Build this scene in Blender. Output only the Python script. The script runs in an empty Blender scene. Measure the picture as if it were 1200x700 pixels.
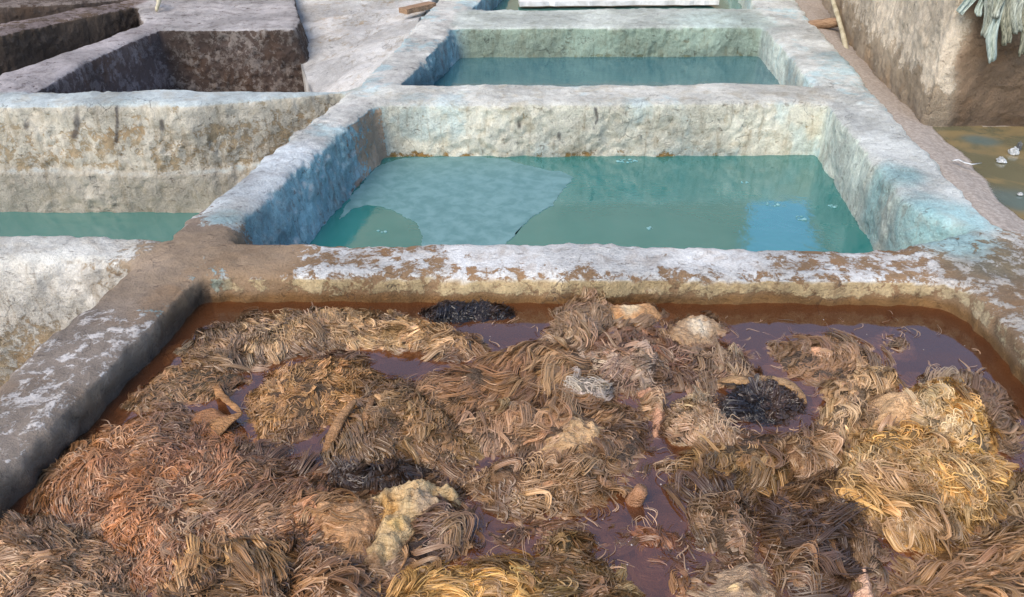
import bpy, math, random
import numpy as np
from mathutils import Vector

# ------------------------------------------------------------------ camera, sky, sun, exposure
scene = bpy.context.scene
rng = np.random.default_rng(11)
random.seed(5)
H = 1.6                       # eye height above the wall tops (z = 0)
F = 933.0                     # focal length in pixels of a 1200 px wide frame
PITCH = math.radians(30.5)

cam_d = bpy.data.cameras.new('camera'); cam = bpy.data.objects.new('camera', cam_d)
scene.collection.objects.link(cam)
cam.location = (0, 0, H); cam.rotation_euler = (math.radians(90) - PITCH, 0, 0)
cam_d.sensor_width = 36; cam_d.lens = F / 1200 * 36; cam_d.clip_start = 0.05; cam_d.clip_end = 400
scene.camera = cam

SUN_EL, SUN_AZ = math.radians(47), math.radians(216)    # azimuth clockwise from +Y: behind and left of the camera
world = bpy.data.worlds.new('World'); scene.world = world; world.use_nodes = True
wt = world.node_tree; wt.nodes.clear()
sky = wt.nodes.new('ShaderNodeTexSky'); sky.sky_type = 'NISHITA'; sky.sun_disc = False
sky.sun_elevation = SUN_EL; sky.sun_rotation = SUN_AZ
sky.air_density = 1.0; sky.dust_density = 0.6; sky.ozone_density = 1.5
bg = wt.nodes.new('ShaderNodeBackground'); bg.inputs['Strength'].default_value = 0.135
wo = wt.nodes.new('ShaderNodeOutputWorld')
wt.links.new(sky.outputs[0], bg.inputs[0]); wt.links.new(bg.outputs[0], wo.inputs[0])

sun_d = bpy.data.lights.new('sun', 'SUN'); sun_d.energy = 1.45; sun_d.angle = math.radians(42)
sun_d.color = (1.0, 0.85, 0.66)
sun = bpy.data.objects.new('sun', sun_d); scene.collection.objects.link(sun)
sv = Vector((math.sin(SUN_AZ) * math.cos(SUN_EL), math.cos(SUN_AZ) * math.cos(SUN_EL), math.sin(SUN_EL)))
sun.rotation_euler = sv.to_track_quat('Z', 'Y').to_euler()
sun.location = sv * 30

scene.view_settings.view_transform = 'Standard'
scene.view_settings.look = 'None'
scene.view_settings.exposure = 1.5
scene.view_settings.gamma = 1.0
scene.view_settings.use_curve_mapping = False
scene.cycles.max_bounces = 6
scene.cycles.transparent_max_bounces = 12

# ------------------------------------------------------------------ helpers
col = scene.collection
cp, sp = math.cos(PITCH), math.sin(PITCH)

def P(px, py, z=0.0):
    """World XY where the sight line through a photo pixel meets the level z."""
    u = (px - 600) / F; v = (350 - py) / F
    dx, dy, dz = u, cp + v * sp, -sp + v * cp
    t = (z - H) / dz
    return (dx * t, dy * t)

def V(px, py, y):
    """World point where the sight line meets the upright plane at distance y."""
    u = (px - 600) / F; v = (350 - py) / F
    t = y / (cp + v * sp)
    return (u * t, y, H + (-sp + v * cp) * t)

def hash3(i, j, k, seed):
    h = (i.astype(np.int64) * 374761393 + j.astype(np.int64) * 668265263 + k.astype(np.int64) * 2147483647 + seed * 1274126177) & 0xFFFFFFFF
    h = ((h ^ (h >> 13)) * 1274126177) & 0xFFFFFFFF
    h = ((h ^ (h >> 16)) * 2246822519) & 0xFFFFFFFF
    return ((h ^ (h >> 15)) & 0xFFFFFF) / float(0xFFFFFF) * 2 - 1

def vnoise(p, freq, seed=0):
    q = np.asarray(p, dtype=np.float64) * freq + 1000.37
    f = np.floor(q); t = q - f; f = f.astype(np.int64)
    t = t * t * (3 - 2 * t)
    out = 0
    for a in (0, 1):
        wa = t[:, 0] if a else 1 - t[:, 0]
        for b in (0, 1):
            wb = t[:, 1] if b else 1 - t[:, 1]
            for c in (0, 1):
                wc = t[:, 2] if c else 1 - t[:, 2]
                out = out + wa * wb * wc * hash3(f[:, 0] + a, f[:, 1] + b, f[:, 2] + c, seed)
    return out

def fbm(p, freq, octaves=4, seed=0, gain=0.5):
    s = 0; a = 1.0; n = 0
    for o in range(octaves):
        s = s + a * vnoise(p, freq * 2.03 ** o, seed + o * 17); n += a; a *= gain
    return s / n

def sstep(a, b, x):
    t = np.clip((x - a) / (b - a), 0, 1)
    return t * t * (3 - 2 * t)

def poly_sd(pts, poly):
    """Signed distance of points (N,2) to a polygon, positive inside."""
    poly = np.asarray(poly, float); n = len(poly)
    d2 = np.full(len(pts), 1e18); inside = np.zeros(len(pts), bool)
    x, y = pts[:, 0], pts[:, 1]
    for i in range(n):
        a = poly[i]; b = poly[(i + 1) % n]; e = b - a
        w0 = x - a[0]; w1 = y - a[1]
        t = np.clip((w0 * e[0] + w1 * e[1]) / max(e @ e, 1e-12), 0, 1)
        d2 = np.minimum(d2, (w0 - e[0] * t) ** 2 + (w1 - e[1] * t) ** 2)
        if abs(e[1]) > 1e-12:
            c = ((a[1] <= y) & (b[1] > y)) | ((b[1] <= y) & (a[1] > y))
            inside ^= c & (x < a[0] + e[0] * (y - a[1]) / e[1])
    return np.where(inside, 1, -1) * np.sqrt(d2)

def seg_dist(p, a, b):
    a = np.asarray(a, float); b = np.asarray(b, float); e = b - a
    t = np.clip(((p - a) @ e) / max(e @ e, 1e-12), 0, 1)
    return np.linalg.norm(p - a - t[:, None] * e, axis=1)

def chaikin(poly, it=2):
    p = np.asarray(poly, float)
    for _ in range(it):
        q = np.roll(p, -1, 0)
        p = np.stack([p * .75 + q * .25, p * .25 + q * .75], 1).reshape(-1, p.shape[1])
    return p

def s2l(c):
    c = np.asarray(c, float) / 255.0
    return np.where(c <= 0.04045, c / 12.92, ((c + 0.055) / 1.055) ** 2.4)

def mesh_np(name, verts, faces, smooth=True, attrs=None, uv=None):
    """faces: (M,k) array of one polygon size."""
    verts = np.ascontiguousarray(verts, np.float32); faces = np.ascontiguousarray(faces, np.int32)
    k = faces.shape[1]
    me = bpy.data.meshes.new(name)
    me.vertices.add(len(verts)); me.vertices.foreach_set('co', verts.ravel())
    me.loops.add(faces.size); me.loops.foreach_set('vertex_index', faces.ravel())
    me.polygons.add(len(faces))
    me.polygons.foreach_set('loop_start', np.arange(0, faces.size, k, dtype=np.int32))
    me.update(calc_edges=True)
    me.polygons.foreach_set('use_smooth', np.full(len(faces), smooth))
    for an, (kind, arr) in (attrs or {}).items():
        at = me.attributes.new(an, kind, 'POINT')
        if kind == 'FLOAT_COLOR':
            arr = np.concatenate([arr, np.ones((len(arr), 1))], 1)
            at.data.foreach_set('color', np.ascontiguousarray(arr, np.float32).ravel())
        else:
            at.data.foreach_set('value', np.ascontiguousarray(arr, np.float32))
    if uv is not None:
        l = me.uv_layers.new(name='UVMap')
        l.data.foreach_set('uv', np.ascontiguousarray(uv[faces.ravel()], np.float32).ravel())
    return me

def obj(name, me, mat=None, parent=None):
    o = bpy.data.objects.new(name, me)
    if mat is not None and me is not None: me.materials.append(mat)
    col.objects.link(o)
    if parent is not None: o.parent = parent
    return o

def tag(o, label, cat, group=None, kind=None):
    if label: o['label'] = label
    if cat: o['category'] = cat
    if group: o['group'] = group
    if kind: o['kind'] = kind
    return o

def empty(name, loc, label, cat, group=None):
    o = bpy.data.objects.new(name, None); o.empty_display_size = 0.05
    col.objects.link(o); o.location = loc
    return tag(o, label, cat, group)

def tube_mesh(name, pts, radii, sides=8, flat=1.0, noise=0.0, seed=0):
    """Tapered tube along a polyline, closed at both ends."""
    pts = np.asarray(pts, float); radii = np.asarray(radii, float); n = len(pts)
    tan = np.gradient(pts, axis=0); tan /= np.linalg.norm(tan, axis=1)[:, None]
    up = np.array([0, 0, 1.0]) if abs(tan[:, 2]).mean() < .9 else np.array([0, 1.0, 0])
    side = np.cross(tan, up); side /= np.linalg.norm(side, axis=1)[:, None]
    nor = np.cross(side, tan)
    vs = []
    for i in range(n):
        for k in range(sides):
            a = 2 * math.pi * k / sides
            vs.append(pts[i] + radii[i] * (math.cos(a) * side[i] + flat * math.sin(a) * nor[i]))
    vs.append(pts[0]); vs.append(pts[-1])
    vs = np.array(vs)
    if noise:
        m = fbm(vs, 30, 3, seed)
        vs = vs + noise * m[:, None] * np.array([1, 1, 1])
    fs = []
    for i in range(n - 1):
        for k in range(sides):
            a = i * sides + k; b = i * sides + (k + 1) % sides
            fs.append((a, b, b + sides, a + sides))
    e0, e1 = n * sides, n * sides + 1
    for k in range(sides):
        fs.append((e0, (k + 1) % sides, k)); q = (n - 1) * sides
        fs.append((e1, q + k, q + (k + 1) % sides))
    me = bpy.data.meshes.new(name); me.from_pydata([tuple(v) for v in vs], [], fs); me.update()
    me.polygons.foreach_set('use_smooth', np.ones(len(me.polygons), bool))
    return me

# ------------------------------------------------------------------ material helpers
class NT:
    def __init__(s, name):
        s.m = bpy.data.materials.new(name); s.m.use_nodes = True; s.t = s.m.node_tree; s.t.nodes.clear()
        s.out = s.t.nodes.new('ShaderNodeOutputMaterial')
        s.b = s.t.nodes.new('ShaderNodeBsdfPrincipled'); s.t.links.new(s.b.outputs[0], s.out.inputs[0])
    def n(s, typ, **kw):
        nd = s.t.nodes.new('ShaderNode' + typ)
        for k, v in kw.items():
            if k in ('i',):
                for a, b in v.items(): s.set(nd, a, b)
            else: setattr(nd, k, v)
        return nd
    def set(s, nd, a, b):
        if hasattr(b, 'is_output'): s.t.links.new(b, nd.inputs[a])
        else: nd.inputs[a].default_value = b
    def attr(s, name): return s.n('Attribute', attribute_name=name)
    def math(s, op, a, b=0.0, c=0.0, clamp=False):
        nd = s.n('Math', operation=op, use_clamp=clamp); s.set(nd, 0, a); s.set(nd, 1, b); s.set(nd, 2, c); return nd.outputs[0]
    def noise(s, vec, scale, detail=4, rough=0.55, dist=0.0):
        nd = s.n('TexNoise', i={'Scale': scale, 'Detail': detail, 'Roughness': rough, 'Distortion': dist})
        if vec is not None: s.set(nd, 'Vector', vec)
        return nd.outputs['Fac']
    def ramp(s, f, a, b):
        nd = s.n('MapRange', interpolation_type='SMOOTHSTEP'); s.set(nd, 0, f); s.set(nd, 1, a); s.set(nd, 2, b); return nd.outputs[0]
    def mix(s, f, a, b, mode='MIX'):
        nd = s.n('Mix', data_type='RGBA', blend_type=mode, clamp_factor=True)
        s.set(nd, 0, f); s.set(nd, 6, a); s.set(nd, 7, b); return nd.outputs[2]
    def bump(s, h, strength, dist, prev=None):
        nd = s.n('Bump', i={'Strength': strength, 'Distance': dist}); s.set(nd, 'Height', h)
        if prev is not None: s.set(nd, 'Normal', prev)
        return nd.outputs[0]
    def p(s, **kw):
        for k, v in kw.items(): s.set(s.b, k.replace('_', ' '), v)
        return s

def grey(v): return (v, v, v, 1)

def mat_earth():
    s = NT('earthen_plaster')
    tc = s.n('TexCoord').outputs['Object']
    geo = s.n('NewGeometry').outputs['Position']
    base = s.attr('a_col').outputs['Color']; coat = s.attr('a_coat').outputs['Color']; lime = s.attr('a_lime').outputs['Fac']
    stain = s.attr('a_stain').outputs['Fac']
    big = s.noise(geo, 5.0, 5, .6); mid = s.noise(geo, 17, 7, .68, .4); fine = s.noise(geo, 90, 5, .7)
    grain = s.noise(geo, 260, 3, .7)
    f = s.math('ADD', s.math('MULTIPLY', mid, .65), s.math('MULTIPLY', big, .35))
    f = s.math('ADD', f, s.math('MULTIPLY', s.math('SUBTRACT', fine, .5), .22))
    f = s.math('ADD', f, s.math('MULTIPLY', lime, .5))
    m = s.ramp(f, .47, .54)
    # earth: mottled
    var = s.math('ADD', .62, s.math('ADD', s.math('MULTIPLY', mid, .42), s.math('MULTIPLY', fine, .38)))
    earth = s.mix(1.0, base, s.n('CombineColor', i={0: var, 1: var, 2: var}).outputs[0], 'MULTIPLY')
    hue = s.noise(geo, 3.1, 3, .5)
    earth = s.mix(s.math('MULTIPLY', s.ramp(hue, .5, .68), .35), earth, s.mix(1.0, earth, (1.25, .95, .62, 1), 'MULTIPLY'))
    v2 = s.math('ADD', .60, s.math('ADD', s.math('MULTIPLY', s.ramp(fine, .28, .68), .26), s.math('MULTIPLY', s.ramp(s.noise(geo, 12, 7, .75, .3), .3, .66), .24)))
    ct = s.mix(1.0, coat, s.n('CombineColor', i={0: v2, 1: v2, 2: v2}).outputs[0], 'MULTIPLY')
    ct = s.mix(s.math('MULTIPLY', s.ramp(s.noise(geo, 7.3, 6, .7, .5), .47, .66), .62), ct, s.mix(.62, ct, base))
    drip = s.noise(s.n('Mapping', i={'Vector': geo, 'Scale': (22, 22, 2.6)}).outputs[0], 1.0, 5, .65, .3)
    nz_ = s.n('SeparateXYZ', i={0: s.n('NewGeometry').outputs['Normal']}).outputs[2]
    ct = s.mix(s.math('MULTIPLY', s.math('MULTIPLY', s.ramp(drip, .52, .68), s.math('SUBTRACT', 1.0, s.ramp(nz_, .3, .7))), .45), ct, s.mix(1.0, base, (.8, .76, .72, 1), 'MULTIPLY'))
    c = s.mix(m, earth, ct)
    # small dark pits and scuffs
    scuff = s.n('Mapping', i={'Vector': geo, 'Scale': (16, 42, 30)}).outputs[0]
    pit = s.ramp(s.noise(scuff, 1.0, 5, .66, .6), .60, .68)
    c = s.mix(s.math('MULTIPLY', pit, .5), c, s.mix(1.0, base, (.35, .32, .36, 1), 'MULTIPLY'))
    wv = s.n('Mix', data_type='VECTOR', i={0: .16}); s.set(wv, 4, geo)
    s.set(wv, 5, s.n('TexNoise', i={'Vector': geo, 'Scale': 9.0, 'Detail': 4.0}).outputs['Color'])
    vo = s.n('TexVoronoi', feature='DISTANCE_TO_EDGE', i={'Vector': wv.outputs[1], 'Scale': 4.2})
    crack = s.math('MULTIPLY', s.math('SUBTRACT', 1.0, s.ramp(vo.outputs['Distance'], .002, .011)), s.ramp(s.noise(geo, 2.7, 3, .5), .54, .62))
    c = s.mix(s.math('MULTIPLY', crack, .55), c, (.07, .055, .05, 1))
    c = s.mix(stain, c, (.035, .03, .038, 1))
    h = s.math('ADD', s.math('MULTIPLY', m, .35), s.math('ADD', s.math('MULTIPLY', fine, 1.3), s.math('MULTIPLY', mid, 1.4)))
    h = s.math('SUBTRACT', h, s.math('ADD', s.math('MULTIPLY', crack, 1.2), s.math('MULTIPLY', pit, .5)))
    nd = s.n('Bump', i={'Distance': .03}); s.set(nd, 'Height', h); s.set(nd, 'Strength', s.math('ADD', .6, s.math('MULTIPLY', s.ramp(s.noise(geo, 1.9, 3, .5), .35, .68), .5))); nb = nd.outputs[0]
    nb = s.bump(grain, .7, .006, nb)
    s.p(Base_Color=c, Roughness=.88, Normal=nb)
    s.set(s.b, 'Specular IOR Level', .25)
    return s.m

def mat_wool():
    s = NT('wet_wool')
    c = s.attr('a_col').outputs['Color']
    s.p(Base_Color=c, Roughness=.36)
    s.set(s.b, 'Specular IOR Level', .48)
    return s.m

def mat_hide():
    s = NT('wet_hide')
    geo = s.n('NewGeometry').outputs['Position']
    c = s.attr('a_col').outputs['Color']
    a = s.noise(geo, 26, 6, .65, .8); b = s.noise(geo, 110, 4, .7)
    wr = s.n('Mapping', i={'Vector': geo, 'Scale': (30, 80, 60), 'Rotation': (0, 0, .5)}).outputs[0]
    w = s.noise(wr, 1.0, 4, .6, 1.2)
    v = s.math('ADD', .5, s.math('ADD', s.math('MULTIPLY', a, .65), s.math('MULTIPLY', b, .35)))
    c = s.mix(1.0, c, s.n('CombineColor', i={0: v, 1: v, 2: v}).outputs[0], 'MULTIPLY')
    c = s.mix(s.math('MULTIPLY', s.ramp(a, .55, .7), .4), c, s.mix(1.0, c, (.5, .38, .28, 1), 'MULTIPLY'))
    c = s.mix(s.math('MULTIPLY', s.ramp(w, .5, .66), .5), c, s.mix(1.0, c, (.45, .36, .28, 1), 'MULTIPLY'))
    h = s.math('ADD', s.math('MULTIPLY', w, 1.4), s.math('ADD', s.math('MULTIPLY', a, .9), s.math('MULTIPLY', b, .3)))
    s.p(Base_Color=c, Roughness=.36, Normal=s.bump(h, .9, .016))
    s.set(s.b, 'Specular IOR Level', .45)
    return s.m

def mat_pool(name, c1, c2, ior=1.6, rough=.06):
    s = NT(name)
    geo = s.n('NewGeometry').outputs['Position']
    n = s.noise(geo, 1.6, 5, .6, .6)
    c = s.mix(s.ramp(n, .3, .7), c1, c2)
    nb = s.bump(s.noise(geo, 9, 4, .6, .5), .09, .02)
    s.p(Base_Color=c, Roughness=rough, IOR=ior, Normal=nb)
    return s.m

def mat_dye():
    """Murky tannin liquor: dims what lies under it, cloudy brown, glossy skin."""
    s = NT('brown_dye_liquor')
    geo = s.n('NewGeometry').outputs['Position']
    n = s.noise(geo, 2.4, 5, .6, .8)
    c = s.mix(s.ramp(n, .3, .7), (.120, .045, .020, 1), (.158, .058, .021, 1))
    nb = s.bump(s.noise(geo, 7, 3, .5), .05, .02)
    s.p(Base_Color=c, Roughness=.05, IOR=2.3, Normal=nb)
    tr = s.n('BsdfTransparent', i={0: (.92, .74, .6, 1)})
    mx = s.n('MixShader', i={0: .50}); s.t.links.new(tr.outputs[0], mx.inputs[1]); s.t.links.new(s.b.outputs[0], mx.inputs[2])
    s.t.links.new(mx.outputs[0], s.out.inputs['Surface'])
    va = s.n('VolumeAbsorption', i={'Color': (.32, .13, .05, 1), 'Density': 22.0})
    s.t.links.new(va.outputs[0], s.out.inputs['Volume'])
    return s.m

def mat_plain(name, c1, c2, scale=20, rough=.8, bump=.4, spec=.3, stretch=(1, 1, 1), dist=.008):
    s = NT(name)
    co = s.n('TexCoord').outputs['Object']
    mp = s.n('Mapping', i={'Vector': co, 'Scale': stretch}).outputs[0]
    n = s.noise(mp, scale, 6, .65, .4)
    c = s.mix(s.ramp(n, .35, .66), c1, c2)
    s.p(Base_Color=c, Roughness=rough, Normal=s.bump(n, bump, dist))
    s.set(s.b, 'Specular IOR Level', spec)
    return s.m

EARTH = mat_earth(); WOOL = mat_wool(); HIDE = mat_hide(); DYE = mat_dye()
TEAL = mat_pool('teal_lime_water', (.010, .125, .112, 1), (.024, .150, .132, 1), ior=2.1)
DEEP = mat_pool('slate_teal_water', (.036, .112, .125, 1), (.05, .135, .142, 1))
PALE = mat_pool('grey_green_water', (.055, .15, .125, 1), (.075, .175, .145, 1))

ZW, ZM, ZF, ZX, ZL = -0.13, -0.38, -0.285, -0.25, -0.78      # liquid levels: front, middle, far, farthest, left

# ------------------------------------------------------------------ the vat walls
# every wall: outline at the top, at the liquid level and at the base (same number of corners)
WALLS = {}
def wall(key, top, mid=None, zmid=-.4, base=-.95, ztop=0.0):
    mid = mid or top
    WALLS[key] = dict(top=np.array(top), mid=np.array(mid), zt=ztop, zm=zmid, zb=base)

wall('A', [P(200, 282), P(420, 283), P(640, 284), P(900, 286), P(1095, 289), P(1120, 359, ZW), P(900, 357, ZW), P(640, 355, ZW), P(420, 354, ZW), P(205, 354, ZW)], base=-.6)
wall('B', [P(-175, 590), P(-85, 511), P(0, 441), P(80, 371), P(165, 299), P(212, 270), P(275, 284), P(238, 352, ZW), P(182, 415, ZW), P(118, 484, ZW), P(0, 608, ZW), P(-110, 722, ZW)], base=-1.0)
wall('C', [P(-230, 273), P(190, 278), P(205, 300), P(140, 305), P(-230, 304)], base=-1.0)
dt = [P(196, 274), P(300, 195), P(370, 136), P(414, 104), P(475, 42), P(512, 0), P(530, -25)]
wall('D', dt + [P(590, -25), P(552, 10), P(530, 32), P(470, 97), P(440, 118), P(392, 159), P(330, 210), P(290, 248), P(255, 290)],
     dt + [P(612, -25, ZX), P(575, 12, ZX), P(541, 66, ZF), P(506, 100, ZF), P(452, 183, ZM), P(408, 232, ZM), P(366, 280, ZM), P(346, 300, ZM), P(320, 330, ZM)], zmid=ZM, base=-1.0)
wall('E', [P(412, 99), P(700, 98), P(940, 97), P(1000, 181, ZM), P(700, 183, ZM), P(400, 184, ZM)], base=-.6)
wall('F', [P(1045, 320, ZM), P(1022, 285, ZM), P(988, 231, ZM), P(956, 180, ZM), P(914, 98, ZF), P(889, 66, ZF), P(872, 12, ZX), P(850, -25, ZX),
           P(912, -25), P(932, 0), P(985, 60), P(1060, 150), P(1165, 263), P(1195, 292)], base=-.6)
wall('I', [P(520, 11), P(890, 9), P(910, 66, ZF), P(515, 68, ZF)], base=-.5)
wall('G', [P(1060, 287), P(1165, 264), P(1230, 272), P(1600, 285), P(1700, 600), P(1420, 760), P(1345, 700, ZW), P(1200, 456, ZW), P(1160, 401, ZW), P(1128, 371, ZW), P(1085, 358, ZW)], base=-.6)
wall('H', [P(-260, 108), P(60, 107), P(240, 105), P(425, 103), P(250, 247, ZL), P(60, 247, ZL), P(-260, 247, ZL)], base=-1.0)
wall('L', [P(-60, 112), P(0, 87), P(90, 57), P(150, 33), P(190, 16), P(235, -6), P(330, -6), P(195, 30), P(150, 49), P(100, 72), P(45, 104), P(0, 112)], base=-.9)
kf = [P(170, 34), P(344, 33), P(350, 20), P(340, -22), P(150, -22)]
wall('K', kf, [P(170, 34), P(372, 101, -.55), P(378, 88, -.55), P(340, -22), P(150, -22)], zmid=-.55, base=-.9)
wall('M', [P(-120, 60), P(0, 39), P(60, 26), P(190, 1), P(245, -9), P(170, -9), P(130, 4), P(0, 27), P(-120, 46)], base=-.8)
wall('N', [P(-120, 14), P(0, 8), P(90, 3), P(190, -7), P(190, -14), P(0, -6), P(-120, 2)], base=-.7)

def prism(w):
    n = len(w['top']); vs = []; fs = []
    for loop, z in ((w['top'], w['zt']), (w['mid'], w['zm']), (w['mid'], w['zb'])):
        vs += [(p[0], p[1], z) for p in loop]
    ar = sum(w['top'][i][0] * w['top'][(i + 1) % n][1] - w['top'][(i + 1) % n][0] * w['top'][i][1] for i in range(n))
    idx = list(range(n))
    for lv in (0, 1):
        for i in idx:
            j = (i + 1) % n
            q = (lv * n + i, (lv + 1) * n + i, (lv + 1) * n + j, lv * n + j)
            fs.append(q if ar > 0 else q[::-1])
    t = tuple(idx); b = tuple(2 * n + i for i in idx)
    fs.append(t if ar > 0 else t[::-1]); fs.append(b[::-1] if ar > 0 else b)
    return vs, fs

VOX = 0.0125
av, af = [], []
for k, w in WALLS.items():
    vs, fs = prism(w); o = len(av)
    av += vs; af += [tuple(i + o for i in f) for f in fs]
tmp_me = bpy.data.meshes.new('union'); tmp_me.from_pydata(av, [], af)
tmp = bpy.data.objects.new('union', tmp_me); col.objects.link(tmp)
rm = tmp.modifiers.new('r', 'REMESH'); rm.mode = 'VOXEL'; rm.voxel_size = VOX; rm.adaptivity = 0
dg = bpy.context.evaluated_depsgraph_get()
ev = tmp.evaluated_get(dg).to_mesh()
nv, nf = len(ev.vertices), len(ev.polygons)
v = np.empty(nv * 3, np.float32); ev.vertices.foreach_get('co', v); v = v.reshape(-1, 3).astype(np.float64)
ed = np.empty(len(ev.edges) * 2, np.int32); ev.edges.foreach_get('vertices', ed); ed = ed.reshape(-1, 2)
ls = np.empty(nf, np.int32); ev.polygons.foreach_get('loop_total', ls)
lv = np.empty(len(ev.loops), np.int32); ev.loops.foreach_get('vertex_index', lv)
assert (ls == 4).all()
quads = lv.reshape(-1, 4)
tmp.evaluated_get(dg).to_mesh_clear()
bpy.data.objects.remove(tmp); bpy.data.meshes.remove(tmp_me)
print('union verts', nv, 'faces', nf)

deg = np.bincount(ed.ravel(), minlength=nv).astype(float)
def lap(x):
    out = np.empty_like(x)
    for c in range(x.shape[1]):
        out[:, c] = np.bincount(ed[:, 0], x[ed[:, 1], c], nv) + np.bincount(ed[:, 1], x[ed[:, 0], c], nv)
    return out / deg[:, None]
for _ in range(34):
    v += .6 * (lap(v) - v)
def vnormals(v):
    a, b, c, d = (v[quads[:, i]] for i in range(4))
    fn = np.cross(c - a, d - b)
    out = np.zeros_like(v)
    for i in range(4):
        for c_ in range(3): out[:, c_] += np.bincount(quads[:, i], fn[:, c_], nv)
    return out / (np.linalg.norm(out, axis=1)[:, None] + 1e-12)
nrm = vnormals(v)
if nrm[np.argmax(v[:, 2]), 2] < 0: quads = quads[:, ::-1].copy(); nrm = -nrm
up = sstep(.45, .85, nrm[:, 2])
low = fbm(v, 1.7, 3, 3); md = fbm(v, 6.5, 4, 9); hi = fbm(v, 26, 3, 21)
def own_d(k): return poly_sd(v[:, :2], WALLS[k]['mid'])
ridge = 1 - np.abs(fbm(v * np.array([1, 1, .55]), 9, 3, 33)) * 2.2
led = np.exp(-((own_d('H')) / .25) ** 2) * (1 - up) * (1 - sstep(-.50, -.45, v[:, 2] + .02 * low)) * .024
v = v + nrm * (led + low * .022 + (md * (.019 - .006 * up) + hi * (.012 - .005 * up)) * (.45 + 1.1 * sstep(-.3, .35, fbm(v, 1.9, 3, 71))) + (1 - up) * ridge * .010)[:, None]
v[:, 2] += up * low * .010
for _ in range(1): v += .25 * (lap(v) - v)
nrm = vnormals(v)
up = sstep(.35, .8, nrm[:, 2])

keys = list(WALLS)
sd = np.stack([poly_sd(v[:, :2], WALLS[k]['mid']) for k in keys], 1)
sdn = sd + .05 * fbm(v, 3, 3, 71)[:, None]
own_v = {k: sd[:, i] for i, k in enumerate(keys)}
wgt = np.exp(np.clip(sdn, -2, 2) / .03); wgt = wgt / wgt.sum(1)[:, None]
W = {k: wgt[:, i] for i, k in enumerate(keys)}

# ---- colours of earth and lime coat, vertex by vertex
z = v[:, 2]
def lin(*c): return np.array(s2l(c))
n1 = fbm(v, 2.2, 4, 101); n2 = fbm(v, 7, 4, 131); n3 = fbm(v, 21, 3, 151)
earth_of = dict(A=lin(152, 122, 90), B=lin(140, 126, 112), C=lin(170, 152, 126), D=lin(138, 125, 118), E=lin(172, 152, 112), F=lin(170, 165, 150), I=lin(140, 142, 118),
                G=lin(150, 124, 96), H=lin(172, 156, 128), L=lin(104, 90, 86), K=lin(84, 70, 62), M=lin(98, 82, 68), N=lin(90, 76, 66))
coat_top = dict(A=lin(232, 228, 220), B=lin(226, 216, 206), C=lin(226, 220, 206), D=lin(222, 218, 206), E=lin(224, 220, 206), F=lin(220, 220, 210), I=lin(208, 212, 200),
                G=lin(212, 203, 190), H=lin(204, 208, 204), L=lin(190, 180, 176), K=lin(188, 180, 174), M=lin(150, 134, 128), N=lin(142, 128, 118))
coat_face = dict(A=lin(208, 182, 138), B=lin(138, 126, 112), C=lin(228, 220, 206), D=lin(150, 188, 196), E=lin(234, 228, 206), F=lin(224, 230, 214), I=lin(160, 174, 154),  # B's face coat kept dark, shade of its inner side painted in
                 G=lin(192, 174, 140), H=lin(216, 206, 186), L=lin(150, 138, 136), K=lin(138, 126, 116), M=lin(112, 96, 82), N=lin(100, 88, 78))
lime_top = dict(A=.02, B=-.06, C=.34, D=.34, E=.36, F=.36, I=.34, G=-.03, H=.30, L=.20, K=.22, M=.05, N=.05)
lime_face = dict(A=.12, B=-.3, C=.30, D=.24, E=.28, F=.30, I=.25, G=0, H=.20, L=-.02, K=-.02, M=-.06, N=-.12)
def comb(d): return sum(W[k][:, None] * np.atleast_1d(d[k])[None, :] for k in keys)
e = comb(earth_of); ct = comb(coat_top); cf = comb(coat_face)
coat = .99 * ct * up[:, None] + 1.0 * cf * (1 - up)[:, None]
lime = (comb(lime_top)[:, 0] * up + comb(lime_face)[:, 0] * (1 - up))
stain = np.zeros(nv)
def tint(arr, c, m): arr[:] = arr * (1 - m[:, None]) + np.asarray(c)[None, :] * m[:, None]
def blob(px, py, zz, r, soft=.5):
    c = np.array(P(px, py, zz)); d = np.hypot(v[:, 0] - c[0], v[:, 1] - c[1]) / r
    return 1 - sstep(1 - soft, 1 + soft, d + .35 * n2)
# muddy crossing where the left rim meets the front rim, and its tail along the front rim
m = np.maximum.reduce([blob(225, 285, 0, .33), blob(190, 320, 0, .26), blob(255, 262, 0, .16), blob(300, 297, 0, .2)])
lime -= .36 * m; tint(e, lin(166, 142, 116), m * (.6 + .4 * sstep(-.2, .3, n2)))
m = np.maximum.reduce([blob(245, 345, ZW, .10), blob(205, 385, ZW, .10), blob(212, 335, 0, .08), blob(265, 255, 0, .09)]) * .7
tint(coat, lin(120, 168, 168), m); lime += .25 * m
# white lime left lying along the back of the front rim's crest
dx = seg_dist(v[:, :2], P(560, 296), P(860, 297)); lime += .22 * (1 - sstep(.05, .2, dx)) * up
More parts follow.
